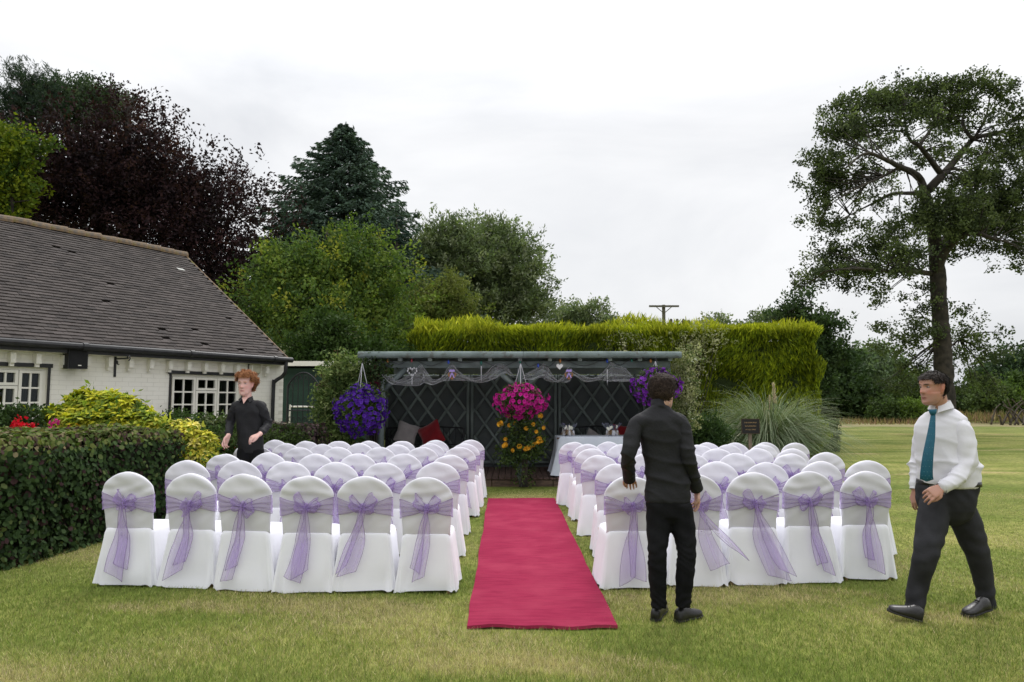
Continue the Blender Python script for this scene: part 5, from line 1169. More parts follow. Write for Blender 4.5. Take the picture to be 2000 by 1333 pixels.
def basket(label,px,py,Y,rx,rz,cs,n,hookpy,greens,fr=.036):
    c=P(px,py,Y); root=empty('hanging_basket',c,label,'hanging basket','hanging baskets along the shelter'); hz=P(px,hookpy,Y).z-c.z
    q=MB(); rings=[]; th=np.linspace(0,2*np.pi,21)[:-1]
    for a in np.linspace(0,math.pi/2*.98,6): rings.append(np.stack([np.cos(th)*.2*math.cos(a),np.sin(th)*.2*math.cos(a),0*th-.2*math.sin(a)+.05],-1))
    V,F=loft(rings); q.add(V,F); q.obj('basket',[soil],root,True)
    for k in range(3):
        a=k*2.094+.5; q=MB(); q.tube([(math.cos(a)*.19,math.sin(a)*.19,.05),(0,0,hz-.06)],.006,4); q.obj('chain',[orn],root)
    q=MB(); q.tube(smoothline([(0,0,hz-.07),(.02,0,hz-.03),(0,0,hz),(0,.03,hz+.02)],8),.007,5); q.obj('hook',[M['black']],root)
    d=unit(R.normal(size=(n,3))*np.array([1,1,1.0])); d=d[(d[:,2]>-.97)]; d[:,1]=-np.abs(d[:,1])*np.where(R.rand(len(d))<.75,1,-1); n=len(d); top=np.where(d[:,2]>.3,.8,1.0)
    rad=R.uniform(.82,1.12,n)[:,None]*np.array([rx,rx*.85,rz]); C=d*rad*top[:,None]; 
    V,F,T=blossoms(C,d+R.normal(size=(n,3))*.35+np.array([0,0,.15]),fr,cs[0],cs[1]); link('flowers',mesh_np('flowers',V,F,M['petal'],T),root)['kind']='stuff'
    m=3600; dd=unit(R.normal(size=(m,3))); C=dd*R.uniform(.35,.97,m)[:,None]*np.array([rx,rx*.85,rz]); v,f,t=leaf_cloud(C,dd+R.normal(size=(m,3))*.8,.045,.5,tintc=pal_pick(m,greens)); ch=[(v,f,t)]
    crown_obj('foliage',ch,root); return root
gl=[(.07,.11,.03),(.045,.075,.02),(.12,.17,.05)]
basket('hanging basket of deep violet petunias at the left end of the shelter',706,797,12.9,.46,.50,((.085,.018,.30),(.02,.005,.09)),520,703,gl)
basket('hanging basket of magenta pink petunias on the central post',1017,781,12.9,.45,.33,((.48,.015,.24),(.13,.0,.05)),330,704,gl,.040)
basket('hanging basket of purple petunias behind the dark haired waiter',1281,752,12.9,.42,.36,((.20,.03,.38),(.06,.01,.13)),300,700,gl,.036)
# the rose climbing the central post
cx_=P(1018,870,13.05); root=empty('climbing_rose',Vector((cx_.x+.02,13.12,zd if False else 0)),'yellow climbing rose growing up the central shelter post','rose bush'); B_=np.array(root.location)
mb=MB()
for k in range(9):
    tp=P(1018+rnd.uniform(-34,36),rnd.uniform(815,890),13.0)-Vector(B_); mb.tube(smoothline([(rnd.uniform(-.05,.1),-.12,0.02),(rnd.uniform(-.02,.12),-.14,.6),tuple(tp)],12),np.linspace(.016,.005,12),5,cap=False)
mb.obj('stems',[M['bark']],root)
er=[EL(1018,830,40,22,13.0),EL(1020,860,36,26,13.0),EL(1018,895,24,20,13.0),EL(1022,925,12,22,13.0),EL(990,885,16,16,13.0),EL(1048,870,14,20,13.0)]
C,D=in_ellipsoids(190,er,.8); q,_=sprays(C-B_,D,16,.14,.06,.055,.6,[(.045,.075,.02),(.07,.10,.028),(.03,.05,.018)],.0); crown_obj('foliage',[q],root)
rosep=[(993,814),(1009,815),(976,829),(1004,826),(981,828),(994,831),(1056,813),(1063,836),(1047,843),(987,857),(989,869),(985,872),(1015,873),(1053,857),(1057,861),(1036,872),(1031,874),(1047,868),(1043,870),(1025,878),(1040,829),(1028,836),(1000,880),(1052,865),(978,826)]
C=[np.array(P(a,b,12.78+rnd.uniform(0,.1)))-B_ for a,b in rosep]; yel=mat('yellow_rose',(.85,.55,.06),.7,(.78,.44,.035),30)
for c in C:
    q=MB()
    for s,h in ((1,0),(.72,.010),(.42,.018)):
        th=np.linspace(0,2*np.pi,11)[:-1]; rr_=.038*s*(1+.10*np.sin(th*5)); rg=[np.stack([np.cos(th)*rr_*.2,-np.full(10,h),np.sin(th)*rr_*.2],-1),np.stack([np.cos(th)*rr_*.8,-np.full(10,h+.003),np.sin(th)*rr_*.8],-1),np.stack([np.cos(th)*rr_,-np.full(10,h+.020),np.sin(th)*rr_],-1)]; V,F=loft(rg); q.add(V,[F[0]])
    o=q.obj('rose',[yel],root,True,Vector(c)); o.rotation_euler=(rnd.uniform(-.6,.6),0,rnd.uniform(-.8,.8)); o.scale=[rnd.uniform(.9,1.35)]*3

# ================================================================ green shed, gate, sign, telegraph poles
M['shedgreen']=mat('shed_green',(.035,.075,.055),.7,(.025,.055,.042),3)
ysd=18.0; a=P(556,712,ysd); b_=P(690,712,ysd); sh=empty('garden_shed',((a.x+b_.x)/2,ysd,0),'dark green garden shed with pale roof edge behind the iron gate','shed'); wd_=b_.x-a.x+1.6; hh=a.z
q=MB(); nb_=int(hh/.14)
for k in range(nb_): 
    q=MB(); q.box((-.4,0,.07+.14*k),(wd_,.02+.012,.134),Matrix.Rotation(math.radians(4),3,'X')); q.obj('board',[M['shedgreen']],sh)
q=MB(); q.box((-.4,1.0,hh/2-.05),(wd_-.05,1.9,hh-.15)); q.obj('wall',[M['shedgreen']],sh)
q=MB(); q.box((-.4,.8,hh+.02),(wd_+.2,2.3,.06)); q.obj('roof',[M['felt']],sh); q=MB(); q.box((-.4,-.36,hh),(wd_+.2,.03,.12)); q.obj('bargeboard',[M['frame']],sh)
yg=15.6; g0,g1=P(561,800,yg).x,P(622,800,yg).x; gw=g1-g0; gt=empty('iron_gate',((g0+g1)/2,yg,0),'tall black wrought iron gate with arched top and scrolls beside the house','gate'); gh=P(590,728,yg).z
archz=lambda x: gh-.28*(abs(x)/(gw/2))**2
for x in (-gw/2,gw/2): q=MB(); q.tube([(x,0,0),(x,0,archz(x))],.022,6); q.obj('stile',[M['black']],gt)
for i in range(1,6):
    x=-gw/2+gw*i/6; q=MB(); q.tube([(x,0,.08),(x,0,archz(x))],.010,5); q.obj('bar',[M['black']],gt)
for z in (.1,.95,1.35): q=MB(); q.tube([(-gw/2,0,z),(gw/2,0,z)],.014,5); q.obj('rail',[M['black']],gt)
q=MB(); q.tube([(x,0,archz(x)) for x in np.linspace(-gw/2,gw/2,15)],.018,6); q.obj('arch',[M['black']],gt)
for i in range(6):
    for z in (1.15,-1,.3):
        x=-gw/2+gw*(i+.5)/6; zc=z if z>0 else archz(x)-.12; q=MB(); th=np.linspace(0,5.2,16); q.tube([(x+.035*math.cos(t+i)*(1-t/8),0,zc+.08*math.sin(t)*(1-t/8)) for t in th],.008,4); q.obj('scroll',[M['black']],gt)
q=MB(); q.box((.18*gw,-.03,.78),(.22,.01,.10)); pl=q.obj('name_plate',[mat('stone_plate',(.35,.34,.28),.7)],gt)
# white tubular rack seen through the gate
rk=empty('tube_rack',P(590,800,16.6)*1.0,'pale tubular metal rack seen through the iron gate','rack'); rk.location.z=0
q=MB(); q.tube(smoothline([(-.28,0,0),(-.28,0,1.35),(-.22,0,1.42),(.28,0,1.42)],14),.02,6); q.obj('frame',[M['frame']],rk)
for z in (.3,.62,.94): q=MB(); q.tube([(-.28,0,z),(.3,0,z)],.014,5); q.obj('bar',[M['bark_pale']],rk)
# sign on a post
ysg=12.9; sg=P(1465,833,ysg); sgn=empty('garden_sign',(sg.x,ysg,0),'small black notice board on a wooden post in front of the pampas grass','sign')
q=MB(); q.box((.0,.02,(sg.z-.05)/2+.02),(.055,.035,sg.z+.1)); q.obj('post',[mat('weathered_post',(.22,.17,.13),.9,(.14,.11,.09),12)],sgn)
q=MB(); q.box((0,-.02,sg.z),(.31,.016,.255)); bd=q.obj('board',[mat('sign_black',(.010,.009,.010),.45)],sgn)
q=MB(); 
for (x,z,w,h) in ((0,.128,.325,.012),(0,-.128,.325,.012),(-.157,0,.012,.255),(.157,0,.012,.255)): q.box((x,-.024,sg.z+z),(w,.022,h))
q.obj('edging',[mat('sign_edge',(.05,.035,.022),.8)],sgn)
gold=mat('gold_lettering',(.34,.22,.11),.6)
for i,tx in enumerate(('CHILDREN MUST','BE SUPERVISED','AT ALL TIMES')):
    cu=bpy.data.curves.new('lettering','FONT'); cu.body=tx; cu.size=.030; cu.align_x='CENTER'; cu.align_y='CENTER'; cu.extrude=.0008; cu.materials.append(gold)
    o=link('tmp',cu); bpy.context.view_layer.update(); me=bpy.data.meshes.new_from_object(o.evaluated_get(bpy.context.evaluated_depsgraph_get())); bpy.data.objects.remove(o)
    o=link('lettering',me,sgn); o.location=(0,-.031,sg.z+.065-.062*i); o.rotation_euler=(math.pi/2,0,0)
# telegraph poles
wood=mat('pole_wood',(.13,.125,.09),.9,(.09,.085,.06),6)
def pole(px,py_top,Y_,arms,label):
    t=P(px,py_top,Y_); r=empty('telegraph_pole',(t.x,Y_,0),label,'pole','telegraph poles beyond the hedge'); q=MB(); q.tube([(0,0,0),(0,0,t.z)],[.17,.13],8); q.obj('shaft',[wood],r)
    for (x0_,x1_,py,ins) in arms:
        z=P(px,py,Y_).z; xa=P(x0_,py,Y_).x-t.x; xb=P(x1_,py,Y_).x-t.x; q=MB(); q.box(((xa+xb)/2,-.15,z),(xb-xa,.12,.14)); q.obj('crossarm',[wood],r)
        for ix in ins: x=P(ix,py,Y_).x-t.x; q=MB(); q.tube([(x,-.15,z+.05),(x,-.15,z+.22),(x,-.15,z+.42)],[.05,.14,.12],7,round_=True); q.obj('insulator',[M['bark_pale']],r,True)
        if not ins:
            for s_ in (xa*.55,xb*.55): q=MB(); q.tube([(s_,-.12,z-.02),(0,-.12,z-.55)],.03,4); q.obj('strut',[wood],r)
pole(1296,596,55,[(1267,1325,599,[])],'wooden telegraph pole with single crossarm above the yellow hedge')
pole(1345,626,58,[(1297,1348,636,[1310,1322,1334])],'shorter telegraph pole with three insulators right of the taller one')
# ================================================================ people
def frame_from(zdir, ydir):
    """matrix whose columns are x,y,z with z along zdir and y near ydir"""
    z = Vector(zdir).normalized(); y = Vector(ydir); y = (y - z*y.dot(z)).normalized(); x = y.cross(z)
    return np.array([list(x), list(y), list(z)]).T
def ring_e(c, A, B, a, b, k=28, p=2.3):
    t = np.linspace(0,2*np.pi,k,endpoint=False); ct,st = np.cos(t),np.sin(t)
    x = np.sign(ct)*np.abs(ct)**(2/p)*a; y = np.sign(st)*np.abs(st)**(2/p)*b
    return np.array(c)+np.outer(x,A)+np.outer(y,B)
def remeshed(name, mb, vox, smooth, mats, parent, colorfn=None, disp=None, loc=None):
    me = mb.mesh('tmp', [mats[0]]); o = link('tmp', me)
    r = o.modifiers.new('r','REMESH'); r.mode='VOXEL'; r.voxel_size=vox; r.use_smooth_shade=True
    if smooth: sm = o.modifiers.new('s','SMOOTH'); sm.iterations=smooth; sm.factor=.5
    bpy.context.view_layer.update(); dg = bpy.context.evaluated_depsgraph_get()
    m2 = bpy.data.meshes.new_from_object(o.evaluated_get(dg)); bpy.data.objects.remove(o); m2.name = name
    n = len(m2.vertices); V = np.zeros(n*3,dtype=np.float32); m2.vertices.foreach_get('co',V); V = V.reshape(-1,3)
    if disp is not None:
        Nn = np.zeros(n*3,dtype=np.float32); m2.vertices.foreach_get('normal',Nn); V2 = V+Nn.reshape(-1,3)*disp(V,Nn.reshape(-1,3))[:,None]; m2.vertices.foreach_set('co',V2.astype(np.float32).ravel()); m2.update()
    m2.materials.clear(); [m2.materials.append(m) for m in mats]
    if colorfn is not None:
        a = m2.color_attributes.new('tint','FLOAT_COLOR','POINT'); t = np.ones((n,4),dtype=np.float32); t[:,:3]=colorfn(V); a.data.foreach_set('color',t.ravel())
    m2.polygons.foreach_set('use_smooth', np.ones(len(m2.polygons),dtype=bool))
    return link(name, m2, parent, loc)
HP_Z=[-.122,-.112,-.095,-.075,-.05,-.02,.01,.035,.06,.085,.105,.118]
HP_W=[.016,.034,.049,.056,.062,.068,.073,.076,.076,.068,.048,.016]
HP_F=[.068,.082,.086,.084,.084,.086,.084,.090,.086,.070,.044,.008]
HP_B=[.020,.0,-.02,-.045,-.068,-.086,-.095,-.099,-.099,-.086,-.058,-.014]
def head_mb(q, c, Rm, s=1.0, nose=.024, jaw=1.0, ears=True):
    k=56; t=np.linspace(0,2*np.pi,k,endpoint=False); rings=[]
    for z in np.linspace(-.122,.118,44):
        w=np.interp(z,HP_Z,HP_W)*(jaw if z<-.03 else 1); f=np.interp(z,HP_Z,HP_F); b=np.interp(z,HP_Z,HP_B)
        yc=(f+b)/2; hd=(f-b)/2; ct,st=np.cos(t),np.sin(t); x=np.sign(ct)*np.abs(ct)**.9*w; y=yc+np.sign(st)*np.abs(st)**.9*hd
        g=lambda cx,cz,sx,sz: np.exp(-((x-cx)/sx)**2-((z-cz)/sz)**2)*(st>0)
        pr=np.interp(z,[-.040,-.034,-.026,-.014,.005,.025,.035],[0,.55,1,.85,.5,.12,0])
        y=y+nose*pr*np.exp(-(x/(.010+.006*(z<-.015)))**2)*(st>0)
        y=y-.012*(g(.031,.014,.016,.012)+g(-.031,.014,.016,.012))+.004*(g(.03,.032,.02,.007)+g(-.03,.032,.02,.007))
        y=y+.005*g(0,-.060,.020,.006)+.006*g(0,-.070,.018,.005)-.004*g(0,-.0655,.022,.0022)+.006*g(0,-.098,.016,.012)-.004*g(0,-.083,.02,.006)
        y=y+.003*(g(.045,-.02,.015,.02)+g(-.045,-.02,.015,.02))
        rings.append(np.stack([x,y,np.full(k,z)],-1))
    V,F=loft(rings)
    q.add((V*s)@Rm.T+c,F)
    if ears:
        for sx in (-1,1):
            V,F=tube_np([(sx*.074,-.008,-.028),(sx*.080,-.012,-.005),(sx*.080,-.018,.022)],[.010,.014,.016],10,True,True,flat=(.5,1.15)); 
            V=(V*s)@Rm.T+c; q.add(V,F)
def head_colors(c, Rm, s, skin, lip, brow, stubble=None, blush=None, sclera=True):
    def f(V):
        L_=((V-c)@Rm)/s; x,y,z=L_.T; out=np.tile(np.array(skin),(len(V),1)); hd=(z>-.13)&(z<.13)&(np.abs(x)<.11)&(y<.14)&(y>-.12)
        def mix(col,w): 
            w=(np.clip(w,0,1)*hd)[:,None]; out[:]=out*(1-w)+np.array(col)*w
        if blush: mix(blush,.5*np.exp(-((np.abs(x)-.045)/.02)**2-((z+.025)/.022)**2)*(y>.0)); mix(blush,.5*np.exp(-(x/.016)**2-((z+.022)/.014)**2)*(y>.07)); mix(blush,.6*np.exp(-((np.abs(x)-.082)/.012)**2)*(z<.05))
        if stubble is not None: mix(stubble,.45*np.clip((-.035-z)/.02,0,1)*np.clip((y-.0)/.03,0,1)*(z>-.14))
        mix(lip,1.3*np.exp(-(x/.021)**4-((z+.0655)/.0065)**2)*(y>.05)); mix(np.array(lip)*.25,np.exp(-(x/.02)**4-((z+.0655)/.0022)**2)*(y>.05))
        mix(brow,1.2*np.exp(-((np.abs(x)-.032)/.017)**4-((z-.033-.0*np.abs(x))/.0048)**2)*(y>.04))
        mix(np.array(skin)*.45,.8*np.exp(-((np.abs(x)-.009)/.004)**2-((z+.036)/.004)**2)*(y>.07))
        return out
    return f
def eyes(parent,c,Rm,s,iris=(.05,.04,.03)):
    w=mat('eye_white',(.32,.29,.28),.3); ir=mat('iris',iris,.2)
    for sx in (-1,1):
        q=MB(); V,F=tube_np([(sx*.031-.010,.070,.013),(sx*.031+.010,.070,.013)],.0048,8,True,True); q.add((V*s)@Rm.T+c,F,0)
        V,F=tube_np([(sx*.031,.073,.013),(sx*.031,.0775,.013)],[.0048,.003],8); q.add((V*s)@Rm.T+c,F,1); q.obj('eye',[w,ir],parent,True)
def hair_obj(parent,c,Rm,s,fn,pal,n,ln,thick,curl,seedv,frontz=.06,backz=-.06,name='hair',extra=.006,lift=.4,base_pal=None):
    """skull cap plus many locks; fn(x,y,z)->bool keeps the scalp area"""
    rs=np.random.RandomState(seedv); q=MB(); k=48; t=np.linspace(0,2*np.pi,k,endpoint=False); rings=[]
    # cap
    zs=np.linspace(-.11,.124,34); P0=[]
    for z in zs:
        w=np.interp(z,HP_Z,HP_W)+extra; f=np.interp(z,HP_Z,HP_F)+extra; b=np.interp(z,HP_Z,HP_B)-extra*1.3; yc=(f+b)/2; hd=(f-b)/2
        ct,st=np.cos(t),np.sin(t); bl=thick*.5*(np.sin(t*5+z*60)+np.sin(t*9-z*90+1))*.5; P0.append(np.stack([np.sign(ct)*np.abs(ct)**.9*(w+bl),yc+np.sign(st)*np.abs(st)**.9*(hd+bl),np.full(k,z)],-1))
    X=np.array(P0); cen=(X[:-1]+np.roll(X,-1,1)[:-1]+X[1:]+np.roll(X,-1,1)[1:])/4; keep=fn(cen[...,0],cen[...,1],cen[...,2])
    i=np.arange(X.shape[0]*k).reshape(-1,k); j=np.roll(i,-1,1); F=np.stack([i[:-1],j[:-1],j[1:],i[1:]],-1)[keep]
    V=[X.reshape(-1,3)]; Fs=[F.reshape(-1,4)]; T=[np.tile(np.array(pal[0])*.8,(X.shape[0]*k,1))]; nv=len(V[0])
    V[0]=np.vstack([V[0],[[0,.0,.126+extra*.3]]]); T[0]=np.vstack([T[0],[pal[0]]]); top=i[-1]; Fs.append(np.array([[top[a],top[(a+1)%k],nv,nv] for a in range(k)])); nv+=1
    Fs[1]=Fs[1][:, [0,1,2,2]] if False else Fs[1]
    # locks
    roots=cen[keep]; idx=rs.randint(0,len(roots),n); r0=roots[idx]+rs.normal(size=(n,3))*.004; cc=np.array([0,-.005,.0]); nr=unit(r0-cc); dn=np.cross(nr,np.cross(np.array([0,.25,-1.0])[None]+rs.normal(size=(n,3))*curl,nr)); dn=unit(dn)
    clump_=(.35+1.3*np.clip(np.sin(r0[:,0]*95+2*np.sin(r0[:,1]*60))*np.sin(r0[:,1]*80+r0[:,2]*70)+.35,0,1.3)); m=5; L_=ln*rs.uniform(.6,1.25,n); pts=[]; ph=rs.uniform(0,6.28,n); sd=np.cross(nr,dn)
    for a in range(m):
        f=a/(m-1); pts.append(r0+nr*(thick*(.25+lift*clump_*math.sin(f*2.6)))[:,None]+dn*(L_*f)[:,None]+sd*(np.sin(f*4+ph)*L_*.28*curl)[:,None])
    pts=np.array(pts).transpose(1,0,2); wv=(sd*rs.uniform(.0010,.0022,n)[:,None])[:,None]*np.array([1,1.2,1.1,.8,.15])[None,:,None]
    VV=np.stack([pts-wv,pts+wv],2).reshape(-1,3); ii=np.arange(n*m*2).reshape(n,m,2)+nv; FF=np.stack([ii[:,:-1,0],ii[:,:-1,1],ii[:,1:,1],ii[:,1:,0]],-1).reshape(-1,4)
    TT=np.repeat(pal_pick(n,pal,None,.35,rs)[:,None],m*2,1).reshape(-1,3); V.append(VV); T.append(TT)
    V=np.concatenate(V)*s@Rm.T+c; tri=np.array([[a[0],a[1],a[2]] for a in Fs[1]])
    me=mesh_np(name,V,[Fs[0],FF,tri],M['hair'],np.concatenate(T),smooth=True); return link(name,me,parent)
M['hair']=leafmat('hair',.05,.6,.15,(1,1,1)); M['skin']=leafmat('skin',0,.5,.35)
_sk=M['skin'].node_tree.nodes['Principled BSDF']; _sk.inputs['Subsurface Weight'].default_value=.15; _sk.inputs['Subsurface Radius'].default_value=(.02,.008,.004); _sk.inputs['Subsurface Scale'].default_value=.4
def hand_mb(q, w, dirv, palm, side, curl, s=1.0, spread=.10, thumb=.5):
    """w wrist, dirv along the hand, palm = palm facing normal, side=+1/-1 thumb side; curl list of 4"""
    d=Vector(dirv).normalized(); n=Vector(palm); n=(n-d*n.dot(d)).normalized(); x=d.cross(n)*side     # x: towards the thumb
    w=Vector(w)
    rings=[]
    for f,a,b in ((-.12,.024,.020),(0,.026,.018),(.25,.034,.017),(.6,.041,.016),(.9,.041,.014),(1.02,.036,.010)):
        rings.append(ring_e(w+d*(.092*f*s),x,n,a*s,b*s,18,2.6))
    V,F=loft(rings); q.add(V,F)
    lens=[.072,.080,.074,.058]
    for i in range(4):
        o=(1.5-i)*.0205; b0=w+d*(.086-.004*abs(i-1))*s+x*o*s; ang=spread*(1.5-i); dd=(d*math.cos(ang)+x*math.sin(ang)).normalized(); pts=[b0-dd*.02*s,b0]; a=0
        for j,fr in enumerate((.45,.32,.26)):
            a+=curl[i]*(.8,1.1,.8)[j]; v=dd*math.cos(a)+n*math.sin(a); pts.append(pts[-1]+v*lens[i]*fr*s)
        V,F=tube_np(pts,[.0095*s,.0098*s,.0088*s,.0080*s,.0068*s],10,True,True); q.add(V,F)
    tb=w+d*.022*s+x*.022*s; v1=(d*.72+x*.62+n*.25).normalized(); v2=(d*.92+x*(.35-thumb*.5)+n*(.25+thumb*.4)).normalized(); v3=(d*.95+x*(.1-thumb*.7)+n*(.3+thumb*.3)).normalized()
    p=[tb-v1*.01*s,tb+v1*.038*s]; p.append(p[-1]+v2*.032*s); p.append(p[-1]+v3*.026*s); V,F=tube_np(p,[.016*s,.0125*s,.0105*s,.0085*s],10,True,True); q.add(V,F)
def limb(q, pts, rad, k=16, n=16, round_=False):
    p=smoothline(pts,n); V,F=tube_np(p,interp_r(rad,n),k,True,round_); q.add(V,F)
def torso_rings(spec, Y, yaw, ratio, shift=lambda py:0, p=2.5, k=32, f=1.0):
    """spec (py, pxL, pxR[, ratio]) measured on the photograph; yaw = angle of the shoulder axis to the picture plane"""
    A=np.array([math.cos(yaw),math.sin(yaw),0]); B=np.array([-math.sin(yaw),math.cos(yaw),0]); rings=[]
    for sp_ in spec:
        py,l,r=sp_[:3]; rt=sp_[3] if len(sp_)>3 else ratio; c=P((l+r)/2,py,Y+shift(py)); h=(r-l)/2*Y/F_PX*f; a=h/math.sqrt(math.cos(yaw)**2+(rt*math.sin(yaw))**2); rings.append(ring_e(c,A,B,a,a*rt,k,p))
    return rings
def wrinkle(amp, fx=18, fz=26, sd_=0, mask=None):
    def f(V,Nn):
        x,y,z=V.T.astype(float); w=np.sin(x*fx+2.2*np.sin(z*fz*.45+y*7+sd_)+sd_)*np.sin(z*fz+1.8*np.sin(x*fx*.6+y*9+sd_*2))+.5*np.sin(z*fz*2.1+x*fx*1.3+2*np.sin(y*21+x*11))
        rg=(1-np.abs(np.sin(x*fx*.55+z*fz*.42+2.4*np.sin(z*fz*.23+x*5+sd_)+y*8)))**2.2+(1-np.abs(np.sin(x*fx*.4-z*fz*.5+2*np.sin(x*7+z*4-sd_)+y*5)))**2.2
        o=amp*(.45*w+1.9*rg)
        return o*(mask(V) if mask else 1)
    return f
def near(c, r): 
    c=np.array(c); return lambda V: np.exp(-((V-c)**2).sum(1)/(r*r))
def sleeves(parent,arms,vox,m,disp,n=20):
    for pts,rad in arms:
        q=MB(); limb(q,pts,rad,20,n,True); remeshed('sleeve',q,vox,1,[m],parent,disp=disp)
def shoe(parent, heel, toe, m, sole, s=1.0, name='shoe'):
    heel=Vector(heel); toe=Vector(toe); d=toe-heel; ln=d.length; up=Vector((0,0,1)); d.normalize(); x=d.cross(up).normalized(); n=x.cross(d)
    if n.z<0: n=-n
    prof=[(0,.026,.052),(.03,.033,.070),(.18,.037,.086),(.32,.036,.082),(.45,.040,.064),(.62,.047,.050),(.78,.048,.040),(.90,.040,.032),(.97,.026,.024),(1.0,.010,.014)]
    q=MB(); t=np.linspace(0,2*np.pi,24,endpoint=False); rings=[]
    for f,w,h in prof:
        y=np.sin(t); zz=np.where(y>0,np.abs(y)**.8*h,y*.004); rings.append(np.array([list(heel+d*(f*ln)+x*float(np.sign(a)*abs(a)**.8*w*s)+n*float(z_+.018)) for a,z_ in zip(np.cos(t),zz)]))
    V,F=loft(rings); q.add(V,F)
    o=q.obj(name,[m],parent,True); q=MB(); rings=[]
    for f,w,h in prof:
        f2=-.01+f*1.03; hh=.020 if f<.35 else .012
        rings.append(np.array([list(heel+d*(f2*ln)+x*float(np.sign(a)*abs(a)**.6*(w+.004)*s)+n*float(.009+b*.010)) for a,b in zip(np.cos(t),np.sin(t))]))
    V,F=loft(rings); q.add(V,F); q.obj('sole',[sole],o,False)
    for k_ in range(3):
        f=.42+.07*k_; c=heel+d*(f*ln)+n*(.086-.011*k_); q=MB(); q.tube([c-x*.022,c+n*.004,c+x*.022],.003,5); q.obj('lace',[sole],o)
    return o
blackcot=mat('black_cotton',(.013,.013,.015),.7,(.018,.018,.020),9,.3,60,spec=.22); blackjean=mat('black_denim',(.005,.005,.006),.85,(.008,.008,.009),12,.3,90,spec=.15)
leather=mat('black_leather',(.012,.011,.011),.35,(.02,.018,.018),14,.2,60,spec=.5); rubber=mat('shoe_sole',(.02,.019,.018),.8)

# ---- 1: dark haired waiter seen from behind
YY=G(1300,1216).y; pb=Vector((P(1300,1000,YY).x,YY,0)); boy=empty('person',pb,'dark haired young man in black shirt and jeans seen from behind, touching a chair','person')
def rel(root):
    o=Vector(root.location); return lambda px,py,dy=0,Y=YY: P(px,py,Y+dy)-o
root=boy; rp=rel(boy); Ob=np.array(boy.location)
hs=1.0; hc=np.array(rp(1295,765,.06)); Rh=frame_from((.06,.26,1),(.72,1,-.48))
q=MB(); head_mb(q,hc,Rh,hs)
sh_l,el_l,wr_l=rp(1240,822,.0),rp(1228,885,-.06),rp(1229,936,.16); sh_r,el_r,wr_r=rp(1330,820,.0),rp(1344,893,-.04),rp(1361,958,.10)
limb(q,[rp(1290,815,.045),rp(1289,798,.03),Vector(hc)+Vector((-.0,-.03,-.06))],[.040,.047,.052])
V,F=loft([r-Ob for r in torso_rings([(975,1268,1336),(930,1266,1330),(880,1262,1328),(840,1256,1330),(820,1256,1322),(803,1274,1304)],YY,0,.5,lambda py:.02,f=.78)]); q.add(V,F)
limb(q,[rp(1266,824),rp(1243,830),el_l,wr_l],[.03,.034,.032,.026]); limb(q,[rp(1312,824),rp(1328,830),el_r,wr_r],[.03,.034,.032,.026])
hand_mb(q,wr_l+Vector((0,.01,.0)),(.25,.75,-.25),(0.1,.1,-1),1,[.35,.4,.45,.5],1.0)
hand_mb(q,wr_r,(.08,.18,-1),(-.9,-.1,0),-1,[.35,.42,.5,.55],1.0,thumb=.8)
skinb=(.52,.31,.24); body=remeshed('body',q,.0050,2,[M['skin']],boy,head_colors(hc,Rh,hs,skinb,(.36,.13,.11),(.03,.02,.016)))
eyes(boy,hc,Rh,hs)
hair_obj(boy,hc,Rh,hs,lambda x,y,z:(z>.050)|((y<.04)&(z>.022))|((y<-.030)&(z>-.078)&((np.abs(x)<.068)|(y<-.045)|(z>.01))),[(.022,.014,.010),(.034,.022,.016),(.060,.040,.030)],9000,.040,.010,1.1,3,lift=.7,extra=.002)
q=MB()
spec=[(982,1262,1346,.58),(968,1260,1347,.58),(940,1262,1342,.56),(905,1262,1337,.56),(870,1254,1337,.56),(840,1245,1338,.58),(822,1243,1334,.55),(809,1249,1325,.5),(800,1262,1312,.55),(794,1271,1306,.75)]
V,F=loft([r-Ob for r in torso_rings(spec,YY,0,.55,lambda py:.02)]); q.add(V,F)
limb(q,[rp(1266,824),rp(1248,828)],[.070,.060],16,4,True); limb(q,[rp(1312,822),rp(1327,827)],[.070,.062],16,4,True)
limb(q,[rp(1288,798,.02),rp(1289,790,.03)],[.060,.052],20,4)
mk=lambda V: .45+1.3*(near(el_l,.14)(V)+near(el_r,.14)(V))+.8*np.exp(-((V[:,2]-1.0)/.12)**2)
bs=remeshed('shirt',q,.010,2,[blackcot],boy,disp=wrinkle(.0042,19,32,1,mk))
sleeves(bs,[([rp(1252,822,.01),rp(1243,832,.0),rp(1234,858,-.03),el_l,rp(1227,912,.05),rp(1228,930,.13)],[.052,.057,.053,.050,.045,.042]),([rp(1322,820,.01),rp(1331,831),rp(1338,860,-.02),el_r,rp(1352,926,.03),rp(1359,950,.08)],[.054,.060,.056,.052,.046,.043])],.009,blackcot,wrinkle(.0036,24,44,3,mk))
q=MB(); nc=np.array(rp(1288,788,.035)); rg=[[],[],[],[]]
for a in np.linspace(0,2*np.pi,29)[:-1]:
    e=np.array([math.cos(a)*.060,math.sin(a)*.058,0]); up=.022-.012*math.sin(a)
    for k,(sc,z) in enumerate(((1.06,-.022),(1.0,up),(.93,up),(.93,-.022))): rg[k].append(nc+e*sc+np.array([0,0,z]))
V,F=loft(rg); q.add(V,[F[0]]); q.obj('collar',[blackcot],bs,True)
for (a,b,r) in ((rp(1228,922,.10),rp(1229,937,.158),.043),(rp(1356,941,.06),rp(1361,956,.095),.044)):
    q=MB(); q.tube([a,b],[r+.004,r+.003],20,cap=False); q.tube([b,a],[r-.001,r],20,cap=False); q.obj('cuff',[blackcot],bs,True)
q=MB(); q.tube([rp(1262,812,-.12),rp(1290,806,-.135),rp(1318,812,-.12)],.0025,4); 
q=MB(); hipL,hipR=(1285,985),(1325,985)
